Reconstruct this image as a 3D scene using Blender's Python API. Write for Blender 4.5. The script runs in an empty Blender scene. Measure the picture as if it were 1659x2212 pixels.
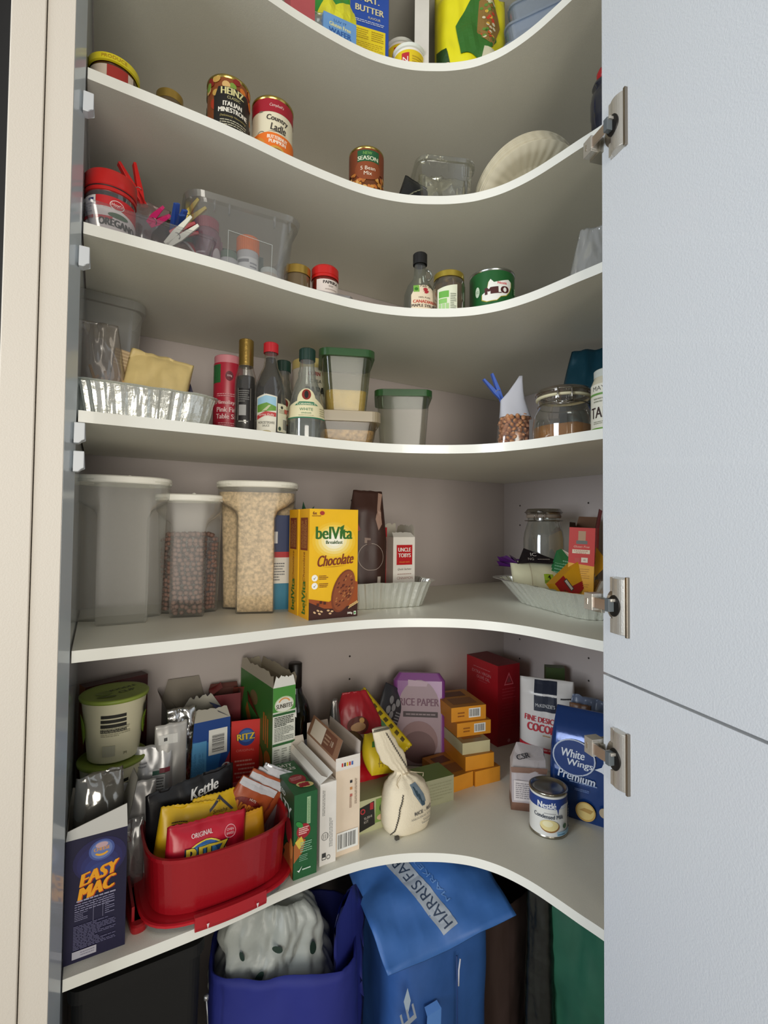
import bpy, bmesh, math, random
from mathutils import Vector, Matrix, noise
from math import sin, cos, pi, radians as R

sc = bpy.context.scene
COL = sc.collection
EYE = 1.25                                  # camera height above the floor
# ---------------------------------------------------------------- camera
_p, _r, _y = 0.0280, 0.0099, 0.5284
_f = Vector((sin(_y)*cos(_p), cos(_y)*cos(_p), sin(_p)))
_r0 = Vector((cos(_y), -sin(_y), 0)); _u0 = _r0.cross(_f)
_rt = cos(_r)*_r0 + sin(_r)*_u0; _up = -sin(_r)*_r0 + cos(_r)*_u0
cd = bpy.data.cameras.new('camera'); cam = bpy.data.objects.new('camera', cd); COL.objects.link(cam)
cam.matrix_world = Matrix(((_rt.x, _up.x, -_f.x, -1.1606), (_rt.y, _up.y, -_f.y, -1.1975), (_rt.z, _up.z, -_f.z, EYE), (0, 0, 0, 1)))
cd.sensor_fit = 'VERTICAL'; cd.sensor_height = 36; cd.lens = 36*1054/2212; cd.clip_start = .02
sc.camera = cam
# ---------------------------------------------------------------- light
sc.view_settings.view_transform = 'Standard'; sc.view_settings.look = 'None'
sc.view_settings.exposure = 0.0; sc.view_settings.gamma = 1.0; sc.view_settings.use_curve_mapping = False
W = bpy.data.worlds.new('room_daylight'); sc.world = W; W.use_nodes = True
W.node_tree.nodes['Background'].inputs[0].default_value = (1.0, 0.97, 0.93, 1)
W.node_tree.nodes['Background'].inputs[1].default_value = 0.26
def area(name, loc, aim, sx, sy, power, colour, spread=180):
    l = bpy.data.lights.new(name, 'AREA'); l.shape = 'RECTANGLE'; l.size = sx; l.size_y = sy; l.energy = power; l.color = colour; l.spread = R(spread)
    o = bpy.data.objects.new(name, l); COL.objects.link(o); o.location = loc
    o.rotation_euler = (Vector(aim)-Vector(loc)).to_track_quat('-Z', 'Y').to_euler()
    return o
area('window_light_behind', (-1.9, -3.6, 1.35), (-.7, -.4, 1.75), 1.5, 1.7, 19, (1.0, .94, .83), 95)
area('window_light_left', (-3.8, -1.35, 1.6), (-.6, -.9, 1.5), 1.1, 1.6, 24, (.86, .93, 1.0), 110)

# ---------------------------------------------------------------- materials
def lin(c):
    if isinstance(c, str):
        c = tuple(int(c[i:i+2], 16)/255 for i in (0, 2, 4))
    return tuple((v/12.92 if v <= .04045 else ((v+.055)/1.055)**2.4) for v in c)
_mc = {}
def M(c, rough=.5, metal=0., alpha=1., bump=0., bs=200., var=0., vs=30., spec=.5, cl=0.):
    """opaque procedural material; var = colour variation, bump = surface unevenness, cl = clear coat"""
    k = ('M', c, rough, metal, alpha, bump, bs, var, vs, spec, cl)
    if k in _mc: return _mc[k]
    m = bpy.data.materials.new('material_%d' % len(_mc)); m.use_nodes = True
    n = m.node_tree.nodes; l = m.node_tree.links; b = n['Principled BSDF']; rgb = lin(c)
    b.inputs['Base Color'].default_value = (*rgb, 1); b.inputs['Roughness'].default_value = rough
    b.inputs['Metallic'].default_value = metal; b.inputs['Alpha'].default_value = alpha
    b.inputs['Specular IOR Level'].default_value = spec; b.inputs['Coat Weight'].default_value = cl
    if var or bump: tc = n.new('ShaderNodeTexCoord')
    if var:
        t = n.new('ShaderNodeTexNoise'); t.inputs['Scale'].default_value = vs; t.inputs['Detail'].default_value = 4
        l.new(tc.outputs['Object'], t.inputs['Vector'])
        r = n.new('ShaderNodeValToRGB'); r.color_ramp.elements[0].position = .35; r.color_ramp.elements[1].position = .65
        r.color_ramp.elements[0].color = (*[max(0, v*(1-var)) for v in rgb], 1)
        r.color_ramp.elements[1].color = (*[min(1, v*(1+var)) for v in rgb], 1)
        l.new(t.outputs['Fac'], r.inputs[0]); l.new(r.outputs[0], b.inputs['Base Color'])
    if bump:
        t = n.new('ShaderNodeTexNoise'); t.inputs['Scale'].default_value = bs; t.inputs['Detail'].default_value = 3
        l.new(tc.outputs['Object'], t.inputs['Vector'])
        bp = n.new('ShaderNodeBump'); bp.inputs['Strength'].default_value = bump; bp.inputs['Distance'].default_value = .002
        l.new(t.outputs['Fac'], bp.inputs['Height']); l.new(bp.outputs[0], b.inputs['Normal'])
    _mc[k] = m; return m
def CL(tint='ffffff', milk=.1, gloss=.06, rough=.1, milkcol='e8ecec'):
    """clear or milky plastic / glass: see-through, partly diffuse, glossy at grazing angles"""
    k = ('CL', tint, milk, gloss, rough, milkcol)
    if k in _mc: return _mc[k]
    m = bpy.data.materials.new('clear_%d' % len(_mc)); m.use_nodes = True
    n = m.node_tree.nodes; l = m.node_tree.links; n.clear()
    o = n.new('ShaderNodeOutputMaterial'); tr = n.new('ShaderNodeBsdfTransparent'); df = n.new('ShaderNodeBsdfDiffuse'); ts = n.new('ShaderNodeBsdfTranslucent')
    gl = n.new('ShaderNodeBsdfGlossy'); lw = n.new('ShaderNodeLayerWeight'); ma = n.new('ShaderNodeMath'); ma.operation = 'MULTIPLY_ADD'
    tr.inputs[0].default_value = (*lin(tint), 1); df.inputs[0].default_value = (*lin(milkcol), 1); ts.inputs[0].default_value = (*lin(milkcol), 1)
    gl.inputs['Roughness'].default_value = rough; lw.inputs['Blend'].default_value = .35
    ma.inputs[1].default_value = .45; ma.inputs[2].default_value = gloss
    m0 = n.new('ShaderNodeMixShader'); m0.inputs[0].default_value = .4; l.new(df.outputs[0], m0.inputs[1]); l.new(ts.outputs[0], m0.inputs[2])
    m1 = n.new('ShaderNodeMixShader'); m1.inputs[0].default_value = milk; l.new(tr.outputs[0], m1.inputs[1]); l.new(m0.outputs[0], m1.inputs[2])
    m2 = n.new('ShaderNodeMixShader'); l.new(lw.outputs['Facing'], ma.inputs[0]); l.new(ma.outputs[0], m2.inputs[0])
    l.new(m1.outputs[0], m2.inputs[1]); l.new(gl.outputs[0], m2.inputs[2]); l.new(m2.outputs[0], o.inputs[0])
    _mc[k] = m; return m

# ---------------------------------------------------------------- objects
def T(name, label, cat, loc, rz=0., group=None, rx=0., ry=0.):
    """an Empty at the base of a thing; its parts are its children"""
    o = bpy.data.objects.new(name, None); COL.objects.link(o); o.empty_display_size = .02
    o.location = loc; o.rotation_euler = (R(rx), R(ry), R(rz)); o['label'] = label; o['category'] = cat
    if group: o['group'] = group
    return o
def tag(o, label, cat, group=None, kind=None):
    o['label'] = label; o['category'] = cat
    if group: o['group'] = group
    if kind: o['kind'] = kind
    return o
class G:
    """collects faces of several materials; build() links them as one mesh object"""
    def __init__(s): s.v = []; s.f = []; s.m = []; s.mats = []; s.sm = []
    def mi(s, m):
        if m not in s.mats: s.mats.append(m)
        return s.mats.index(m)
    def add(s, vs, fs, m, smooth=False):
        b = len(s.v); s.v += [tuple(v) for v in vs]; k = s.mi(m)
        for f in fs: s.f.append([b+i for i in f]); s.m.append(k); s.sm.append(smooth)
        return s
    def box(s, x0, y0, z0, x1, y1, z1, m):
        return s.add([(x, y, z) for x in (x0, x1) for y in (y0, y1) for z in (z0, z1)],
                     [(0, 1, 3, 2), (4, 6, 7, 5), (0, 4, 5, 1), (2, 3, 7, 6), (0, 2, 6, 4), (1, 5, 7, 3)], m)
    def obox(s, c, sx, sy, sz, mat3, m):
        """a box of full sizes sx, sy, sz centred on c and turned by a rotation matrix"""
        vs = [Vector(c) + mat3 @ Vector((x*sx/2, y*sy/2, z*sz/2)) for x in (-1, 1) for y in (-1, 1) for z in (-1, 1)]
        return s.add(vs, [(0, 1, 3, 2), (4, 6, 7, 5), (0, 4, 5, 1), (2, 3, 7, 6), (0, 2, 6, 4), (1, 5, 7, 3)], m)
    def prism(s, pts, z0, z1, m):
        n = len(pts)
        return s.add([(x, y, z0) for x, y in pts]+[(x, y, z1) for x, y in pts],
                     [tuple(range(n))[::-1], tuple(range(n, 2*n))]+[(i, (i+1) % n, n+(i+1) % n, n+i) for i in range(n)], m)
    def lathe(s, prof, m, n=40, cx=0, cy=0, smooth=True):
        vs = []; fs = []
        for r, z in prof:
            for i in range(n): a = 2*pi*i/n; vs.append((cx+r*cos(a), cy+r*sin(a), z))
        for j in range(len(prof)-1):
            for i in range(n): k = (i+1) % n; fs.append((j*n+i, j*n+k, (j+1)*n+k, (j+1)*n+i))
        return s.add(vs, fs, m, smooth)
    def disc(s, r, z, m, n=40, cx=0, cy=0):
        return s.add([(cx+r*cos(2*pi*i/n), cy+r*sin(2*pi*i/n), z) for i in range(n)], [tuple(range(n))], m)
    def rings(s, rs, m, cap0=False, cap1=False, smooth=True):
        n = len(rs[0]); vs = [p for r in rs for p in r]; fs = []
        for j in range(len(rs)-1):
            for i in range(n): k = (i+1) % n; fs.append((j*n+i, j*n+k, (j+1)*n+k, (j+1)*n+i))
        if cap0: fs.append(tuple(range(n))[::-1])
        if cap1: fs.append(tuple(range((len(rs)-1)*n, len(rs)*n)))
        return s.add(vs, fs, m, smooth)
    def tube(s, pts, r, m, n=8, closed=False):
        pts = [Vector(p) for p in pts]; rs = []
        for i, p in enumerate(pts):
            a = pts[i-1] if i or closed else p; b = pts[(i+1) % len(pts)] if i < len(pts)-1 or closed else p
            t = (b-a).normalized(); u = t.orthogonal().normalized() if i == 0 else (pu - t*pu.dot(t)).normalized(); pu = u; w = t.cross(u)
            rs.append([p + r*(cos(2*pi*k/n)*u + sin(2*pi*k/n)*w) for k in range(n)])
        if closed: rs.append(rs[0])
        return s.rings(rs, m, not closed, not closed)
    def build(s, name, parent=None, loc=None, bevel=0., auto=None):
        me = bpy.data.meshes.new(name); me.from_pydata(s.v, [], s.f)
        for m in s.mats: me.materials.append(m)
        me.polygons.foreach_set('material_index', s.m); me.polygons.foreach_set('use_smooth', s.sm)
        bm = bmesh.new(); bm.from_mesh(me); bmesh.ops.remove_doubles(bm, verts=bm.verts, dist=1e-6)
        if auto:
            for e in bm.edges:
                if len(e.link_faces) == 2 and e.calc_face_angle(0) > R(auto): e.smooth = False
        bm.to_mesh(me); bm.free(); me.update()
        o = bpy.data.objects.new(name, me); COL.objects.link(o)
        if parent: o.parent = parent
        if loc: o.location = loc
        if bevel:
            b = o.modifiers.new('bevel', 'BEVEL'); b.width = bevel; b.segments = 2; b.limit_method = 'ANGLE'
        return o
def rrect(w, d, r, z, n=6, cx=0, cy=0, wav=0, nw=0):
    """rounded rectangle ring, optionally corrugated"""
    r = min(r, w/2-1e-5, d/2-1e-5); out = []
    for (sx, sy, a0) in ((1, 1, 0), (-1, 1, 90), (-1, -1, 180), (1, -1, 270)):
        for i in range(n+1):
            a = R(a0+90*i/n); out.append((cx+sx*(w/2-r)+r*cos(a), cy+sy*(d/2-r)+r*sin(a), z))
    return out
def sring(w, d, z, e=4., n=64, cx=0, cy=0, f=None):
    """superellipse ring; f(angle) scales the radius"""
    out = []
    for i in range(n):
        a = 2*pi*i/n; c, q = cos(a), sin(a)
        k = (abs(c)**e+abs(q)**e)**(-1/e); k *= f(a) if f else 1
        out.append((cx+w/2*k*c, cy+d/2*k*q, z))
    return out

# ---------------------------------------------------------------- printing on surfaces
_tc = {}
def textmesh(t):
    if t in _tc: return _tc[t]
    c = bpy.data.curves.new('t', 'FONT'); c.body = t; c.size = 1; c.resolution_u = 3; c.fill_mode = 'FRONT'; c.align_x = 'LEFT'
    o = bpy.data.objects.new('t', c); me = bpy.data.meshes.new_from_object(o)
    vs = [(v.co.x, v.co.y) for v in me.vertices]; fs = [tuple(p.vertices) for p in me.polygons]
    bpy.data.objects.remove(o); bpy.data.curves.remove(c); bpy.data.meshes.remove(me)
    x0 = min(v[0] for v in vs); x1 = max(v[0] for v in vs); y0 = min(v[1] for v in vs); y1 = max(v[1] for v in vs)
    _tc[t] = ([(x-(x0+x1)/2, y-(y0+y1)/2) for x, y in vs], fs, x1-x0, y1-y0); return _tc[t]
class D:
    """flat printing (rectangles, ellipses, polygons, lettering) in (u, v) metres laid on a surface surf(u, v, off)"""
    def __init__(s, surf, thr=0., step=.00012, base=.00025, rough=.5):
        if thr: step = max(step, .00035 if thr >= .008 else .00016); thr = min(thr, .0035) if thr < .008 else thr
        s.surf = surf; s.thr = thr; s.g = G(); s.k = 0; s.step = step; s.base = base; s.rough = rough
    def put(s, vs, fs, col):
        m = col if isinstance(col, bpy.types.Material) else M(col, s.rough)
        off = s.base + s.k*s.step; s.k += 1
        if s.thr:
            bm = bmesh.new(); bv = [bm.verts.new((x, y, 0)) for x, y in vs]
            for f in fs:
                try: bm.faces.new([bv[i] for i in f])
                except ValueError: pass
            bmesh.ops.triangulate(bm, faces=bm.faces)
            for _ in range(6):
                e = [e for e in bm.edges if e.calc_length() > s.thr]
                if not e: break
                bmesh.ops.subdivide_edges(bm, edges=e, cuts=1); bmesh.ops.triangulate(bm, faces=[f for f in bm.faces if len(f.verts) > 3])
            bm.verts.index_update(); vs = [(v.co.x, v.co.y) for v in bm.verts]; fs = [tuple(v.index for v in f.verts) for f in bm.faces]; bm.free()
        s.g.add([s.surf(x, y, off) for x, y in vs], fs, m); return s
    def rect(s, x0, y0, x1, y1, col): return s.put([(x0, y0), (x1, y0), (x1, y1), (x0, y1)], [(0, 1, 2, 3)], col)
    def poly(s, pts, col): return s.put(pts, [tuple(range(len(pts)))], col)
    def ell(s, cx, cy, rx, ry, col, rot=0, n=28):
        a = R(rot); P = []
        for i in range(n):
            t = 2*pi*i/n; x, y = rx*cos(t), ry*sin(t); P.append((cx+x*cos(a)-y*sin(a), cy+x*sin(a)+y*cos(a)))
        return s.poly(P, col)
    def ring(s, cx, cy, r, w, col, n=28):
        P = [(cx+q*cos(2*pi*i/n), cy+q*sin(2*pi*i/n)) for q in (r, r-w) for i in range(n)]
        return s.put(P, [(i, (i+1) % n, n+(i+1) % n, n+i) for i in range(n)], col)
    def text(s, t, cx, cy, w=None, h=None, col='ffffff', rot=0, shear=0., bold=0., curve=0.):
        vs, fs, tw, th = textmesh(t)
        sx = w/tw if w else h/th; sy = h/th if h else sx
        a = R(rot); out = []
        nb = min(7, math.ceil(bold/(.075*sx*(1 if not w else 1)))+1) if bold else 1
        for dx in ((0,) if not bold else [-bold/2+bold*i/(nb-1) for i in range(nb)]):
            P = []
            for x, y in vs:
                X = x*sx + dx + y*sy*shear; Y = y*sy + curve*(x*sx)**2
                P.append((cx+X*cos(a)-Y*sin(a), cy+X*sin(a)+Y*cos(a)))
            s.put(P, fs, col)
            if bold and dx < bold/2-1e-9: s.k -= 1; s.base += 3e-6
        return s
    def fine(s, x0, y0, x1, y1, n, col, seed=1, vert=False, fill=.45):
        """unreadable small print as rows of short dashes"""
        rd = random.Random(seed); vs = []; fs = []
        L = (y1-y0) if vert else (x1-x0); Wd = (x1-x0) if vert else (y1-y0)
        for i in range(n):
            p = (i+.5)/n*Wd; h = Wd/n*fill/2; q = 0; end = L*(1 if rd.random() < .7 else rd.uniform(.4, .9))
            while q < end-L*.03:
                w = min(rd.uniform(.05, .17)*L, end-q); b = len(vs)
                if vert: vs += [(x0+p-h, y0+q), (x0+p+h, y0+q), (x0+p+h, y0+q+w), (x0+p-h, y0+q+w)]
                else: vs += [(x0+q, y1-p-h), (x0+q+w, y1-p-h), (x0+q+w, y1-p+h), (x0+q, y1-p+h)]
                fs.append((b, b+1, b+2, b+3)); q += w+L*.02
        return s.put(vs, fs, col)
    def barcode(s, x0, y0, x1, y1, col='202020', bg='f2f2ee', horiz=True):
        if bg: s.rect(x0, y0, x1, y1, bg)
        rd = random.Random(7); vs = []; fs = []; q = .06
        while q < .92:
            w = rd.choice((.012, .02, .03)); b = len(vs)
            X0 = x0+(x1-x0)*q; X1 = x0+(x1-x0)*(q+w); Y0 = y0+(y1-y0)*.12; Y1 = y0+(y1-y0)*.9
            if not horiz: X0 = x0+(x1-x0)*.12; X1 = x0+(x1-x0)*.9; Y0 = y0+(y1-y0)*q; Y1 = y0+(y1-y0)*(q+w)
            vs += [(X0, Y0), (X1, Y0), (X1, Y1), (X0, Y1)]; fs.append((b, b+1, b+2, b+3)); q += w+rd.choice((.014, .022, .034))
        return s.put(vs, fs, col)
    def build(s, name, parent): return s.g.build(name, parent)
def sF(d): return lambda u, v, o: (u, -d/2-o, v)
def sB(d): return lambda u, v, o: (-u, d/2+o, v)
def sL(w): return lambda u, v, o: (-w/2-o, -u, v)
def sR(w): return lambda u, v, o: (w/2+o, u, v)
def sT(h): return lambda u, v, o: (u, v, h+o)
def cyl(r, a0=0.):
    f = r if callable(r) else (lambda z: r)
    def s(u, v, o):
        q = f(v); a = u/q + R(a0); return ((q+o)*sin(a), -(q+o)*cos(a), v)
    return s

# ---------------------------------------------------------------- kinds of packaging
def carton(root, w, d, h, fr, side=None, top=None, back=None, opened=False, inner='b9b2a4', flaps=(), jag=0, name='carton'):
    """printed cardboard box; opened leaves the top off and adds flaps (edge, length, degrees outward from upright, colour, inset)"""
    side = side or fr; g = G(); f_, s_, t_, i_ = M(fr, .45, var=.03), M(side, .45, var=.03), M(top or fr, .45), M(inner, .8)
    x, y = w/2, d/2; t = .0009
    def q(a, b, c, e, m): g.add([a, b, c, e], [(0, 1, 2, 3)], m)
    q((-x, -y, 0), (x, -y, 0), (x, -y, h), (-x, -y, h), f_); q((x, y, 0), (-x, y, 0), (-x, y, h), (x, y, h), M(back or fr, .45))
    q((-x, y, 0), (-x, -y, 0), (-x, -y, h), (-x, y, h), s_); q((x, -y, 0), (x, y, 0), (x, y, h), (x, -y, h), s_)
    q((-x, y, 0), (x, y, 0), (x, -y, 0), (-x, -y, 0), f_)
    if not opened: q((-x, -y, h), (x, -y, h), (x, y, h), (-x, y, h), t_)
    else:
        X, Y = x-t, y-t
        q((-X, -Y, t), (-X, -Y, h), (X, -Y, h), (X, -Y, t), i_); q((X, Y, t), (X, Y, h), (-X, Y, h), (-X, Y, t), i_)
        q((-X, Y, t), (-X, Y, h), (-X, -Y, h), (-X, -Y, t), i_); q((X, -Y, t), (X, -Y, h), (X, Y, h), (X, Y, t), i_)
        q((-X, -Y, t), (X, -Y, t), (X, Y, t), (-X, Y, t), i_)
        for (a, b, A, B) in (((-x, -y), (x, -y), (-X, -Y), (X, -Y)), ((x, -y), (x, y), (X, -Y), (X, Y)), ((x, y), (-x, y), (X, Y), (-X, Y)), ((-x, y), (-x, -y), (-X, Y), (-X, -Y))):
            q((*a, h), (*b, h), (*B, h), (*A, h), i_)
    o = g.build(name, root)
    for (e, L, ang, col, ins, *sk) in flaps:
        fg = G(); E = {'F': ((-x, -y), (x, -y), (0, -1)), 'B': ((x, y), (-x, y), (0, 1)), 'L': ((-x, y), (-x, -y), (-1, 0)), 'R': ((x, -y), (x, y), (1, 0))}[e]
        a, b, nrm = E; ax = Vector((b[0]-a[0], b[1]-a[1], 0)); ln = ax.length; ax.normalize()
        dr = Vector((nrm[0]*sin(R(ang)), nrm[1]*sin(R(ang)), cos(R(ang)))); nn = ax.cross(dr); A = Vector((*a, h)); Bv = Vector((*b, h))
        n = 14 if jag else 1; rd = random.Random(int(L*1e4)); top_ = []
        for i in range(n+1):
            u = i/n; k = (L+((sk[0]-L)*(1-u) if sk else 0))*(1-(0 if sk else jag)*rd.random()); top_.append(A + ax*(ins + (ln-2*ins)*u) + dr*k)
        bot = [A + ax*(ln*i/n) for i in range(n+1)]
        P = bot+top_; P2 = [p - nn*.0007 for p in P]; m = n+1
        fg.add(P, [(i, i+1, m+i+1, m+i) for i in range(n)], M(col, .6)); fg.add(P2, [(i, m+i, m+i+1, i+1) for i in range(n)], i_)
        fg.build('flap', root)
    return o
def can(root, r, h, col, metal='c9c2ae', lid=True, rim=.0015):
    g = G(); g.lathe([(r-.002, 0), (r, .001), (r, .004), (r-.001, .006)], M(metal, .25, 1)); g.disc(r-.002, 0.0, M(metal, .3, 1))
    g.lathe([(r-.001, .005), (r-.001, h-.005)], M(col, .35)); g.lathe([(r-.001, h-.006), (r+.0004, h-.004), (r+.0004, h-.001), (r-.0012, h), (r-.003, h-.0005), (r-.0036, h-.004), (r*.7, h-.004), (r*.66, h-.0045), (r*.3, h-.004), (.0001, h-.004)], M(metal, .22, 1))
    return g.build('can_body', root)
def bag(root, w, h, tf, wf, m, seed=0, amp=.002, fs=14., nx=26, ny=34, name='bag', lean=0., sealed=True, zig=0):
    """soft bag: front and back sheets; tf(v) half thickness, wf(v) width factor for v in 0..1; returns its front surface"""
    def Y(s, t, sg):
        e = max(0., 1-abs(s)**2.6)**.55
        k = tf(t)*e; p = Vector((s*w*fs+seed*7.3, t*h*fs, sg*2.1+seed))
        return sg*k + amp*(noise.noise(p)+.5*noise.noise(p*2.3))*(.25+.75*e) + (lean*h*t*t)
    def pos(s, t, sg, off=0.):
        x = s*w/2*wf(t); y = Y(s, t, sg); z = t*h
        return (x, y+sg*off, z + .35*amp*noise.noise(Vector((s*3+seed, t*3, 5.)))*(1 if t > .02 else 0))
    g = G(); vs = []; fs_ = []; n1 = nx+1
    for sg in (-1, 1):
        for j in range(ny+1):
            for i in range(nx+1):
                s = -1+2*i/nx; t = j/ny; p = pos(s, t, sg)
                if zig and j in (0, ny): p = (p[0], p[1], p[2]+(zig if i % 2 else 0)*(1 if j else -1))
                if i in (0, nx): p = (p[0], (pos(s, t, -1)[1]+pos(s, t, 1)[1])/2, p[2])
                vs.append(p)
    o = (ny+1)*n1
    for j in range(ny):
        for i in range(nx):
            a = j*n1+i; fs_.append((a, a+1, a+n1+1, a+n1)); fs_.append((o+a, o+a+n1, o+a+n1+1, o+a+1))
    for i in range(nx): fs_.append((i, o+i, o+i+1, i+1)); a = ny*n1+i; fs_.append((a, a+1, o+a+1, o+a))
    g.add(vs, fs_, m, True); ob = g.build(name, root)
    def surf(u, v, off):
        t = min(1, max(0, v/h)); s = max(-1, min(1, u/(w/2*wf(t)))); return pos(s, t, -1, off)
    return ob, surf
def pillow(t, p=.09):                       # half thickness of a sachet sealed at both ends
    return lambda v: t*max(0., 1-abs((v-.5)/(.5-p*.5))**2.4)**.7 + .0004 if p/2 < v < 1-p/2 else .0004
def stand(t0, t1=.002, top=.75):            # stand-up pouch
    return lambda v: (t0*(1-.12*(v/top)**2) if v < top else t0*.88*(1-(v-top)/(1-top))**1.1 + t1) * (min(1, .55+v*9))
one = lambda v: 1.
def foil_tray(root, w, d, h, flare=.022, rim=.008, seed=1, n=168, cor=.0016):
    fm = M('e6e8e2', .26, .72, bump=.6, bs=90.); g = G()
    nz = lambda a, z: 1 + cor/(w/2)*(1. if int(round(a*n/(2*pi))) % 4 < 2 else -1.)*(.6+.4*sin(a*7+seed)) + .022*noise.noise(Vector((cos(a)*9+seed, sin(a)*9, z*50)))
    rs = []
    for k, (z, ex) in enumerate(((0, -.004), (.001, 0), (h*.5, flare*.5), (h-.001, flare), (h, flare+.001), (h+.0012, flare+rim), (h+.0025, flare+rim+.001), (h+.002, flare+rim-.002), (h+.0012, flare+.0015), (h*.5, flare*.5-.0012), (.0015, -.0012))):
        c = k not in (5, 6, 7)
        rs.append([(x, y, z+.0018*noise.noise(Vector((x*30+seed, y*30, 0)))*(z/h)) for x, y, z in sring(w+2*ex-2*flare, d+2*ex-2*flare, z, 5, n, f=(lambda a, z=z: nz(a, z)) if c else (lambda a: 1+.004*sin(a*60)))])
    g.rings(rs, fm, True, False, smooth=False)
    g.add(rs[-1], [tuple(range(n))], fm)
    return g.build('tray_body', root)
def tub(root, w, d, h, r, m, flare=0., t=.0015, lip=.003, name='tub_body', e=None):
    """open box with rounded corners, walls of thickness t and a lip"""
    g = G(); rr = lambda k, z: rrect(w-2*flare*(1-z/h)+k, d-2*flare*(1-z/h)+k, r, z)
    g.rings([rr(-.006, 0), rr(0, .003), rr(0, h-.004), rr(2*lip, h-.004), rr(2*lip, h), rr(-2*t, h), rr(-2*t, t+.002), rr(-2*t-.004, t)], m, True, True, smooth=False)
    return g.build(name, root)
def lid(root, w, d, r, z, t, m, name='lid', dome=0.):
    g = G(); g.rings([rrect(w-.004, d-.004, r, z-.004), rrect(w, d, r, z-.004), rrect(w, d, r, z+t-.001), rrect(w-.003, d-.003, r, z+t), rrect(w-.012, d-.012, r, z+t), rrect(w-.016, d-.016, r, z+t-.0015+dome)], m, True, True, smooth=False)
    return g.build(name, root)
def cup_lid(root, r, z, h, m, ribs=0, name='lid', top=True):
    g = G(); n = 72 if ribs else 40
    prof = [(r-.001, z), (r, z), (r, z+h-.0015), (r-.0015, z+h), (.0005, z+h)]
    g.lathe(prof, m, n, smooth=not ribs)
    if ribs:
        for i in range(0, len(g.v)):
            x, y, zz = g.v[i]
            if i % 2 and i//n in (1, 2): g.v[i] = (x*.978, y*.978, zz)
    return g.build(name, root, auto=40)
SZ = [None, 2.183, 1.910, 1.682, 1.410, 1.070, .621]      # top of each shelf, from the top down
# ---------------------------------------------------------------- the pantry cabinet
WHITE = M('e6e4d6', .42, bump=.10, bs=900., var=.025, vs=700.)
EDGE = M('ecece4', .25, cl=.3)
PANEL_SHADED = M('b6aca8', .5, bump=.10, bs=900., var=.02, vs=700.)  # white boards like the shelves; shade at the back is put into this colour
pantry = T('corner_pantry_cabinet', 'white corner pantry cabinet with six curved shelves and an open door', 'cabinet', (0, 0, 0))
pantry.empty_display_size = .1
TS = .0169
LX, RY = -1.1915, -.765
front = [(-1.1895, -.383), (-1.0, -.382), (-.87, -.371), (-.78, -.369), (-.73, -.372), (-.695, -.378), (-.66, -.388), (-.63, -.400), (-.60, -.416), (-.57, -.435), (-.54, -.460), (-.52, -.484), (-.503, -.512), (-.49, -.545), (-.481, -.58), (-.475, -.62), (-.470, -.66), (-.464, -.70), (-.459, -.763)]
def catmull(P, k=5):
    out = []
    for i in range(len(P)-1):
        a, b, c, d = P[max(i-1, 0)], P[i], P[i+1], P[min(i+2, len(P)-1)]
        for j in range(k):
            t = j/k; out.append(tuple(.5*((2*b[q])+(-a[q]+c[q])*t+(2*a[q]-5*b[q]+4*c[q]-d[q])*t*t+(-a[q]+3*b[q]-3*c[q]+d[q])*t**3) for q in (0, 1)))
    return out+[P[-1]]
edge = catmull(front)
for i in range(1, 7):
    g = G(); P = edge + [(-.001, -.763), (-.001, -.001), (-1.1895, -.001)]; n = len(P); z0, z1 = SZ[i]-TS, SZ[i]; k = len(edge)
    b = [(x, y, z0) for x, y in P]; t = [(x, y, z1) for x, y in P]
    g.add(b, [tuple(range(n))], WHITE); g.add(t, [tuple(range(n))[::-1]], WHITE)
    g.add(b[:k]+t[:k], [(j, j+1, k+j+1, k+j) for j in range(k-1)], EDGE, True)
    g.add(b[k-1:]+[b[0]]+t[k-1:]+[t[0]], [(j, j+1, 5+j, 4+j) for j in range(3)] if 0 else [], EDGE)
    o = g.build('shelf', pantry, auto=50); o['label'] = ['', 'topmost shelf', 'second shelf from the top', 'third shelf from the top', 'fourth shelf from the top', 'fifth shelf from the top', 'lowest shelf'][i]
HOLE = M('2a2420', .8)
CAP = M('dfe4ea', .35)
def pinholes(g, axis, a, zs):
    for z in zs:
        c = [(cos(2*pi*i/12)*.0026, sin(2*pi*i/12)*.0026) for i in range(12)]
        g.add([(a+x, -.0012, z+y) if axis == 0 else (-.0012, a+x, z+y) for x, y in c], [tuple(range(12)) if axis == 0 else tuple(range(12))[::-1]], HOLE)
PZ = [EYE+q for q in (.068, .006, -.355, -.416)]
g = G(); g.box(LX-.016, 0, .02, .016, .016, 2.45, PANEL_SHADED); pinholes(g, 0, -.565, PZ); g.build('back_panel', pantry)
g = G(); g.box(0, RY-.016, .02, .016, 0, 2.45, PANEL_SHADED)
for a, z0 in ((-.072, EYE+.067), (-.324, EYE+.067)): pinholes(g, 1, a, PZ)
g.build('back_panel', pantry)
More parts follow.
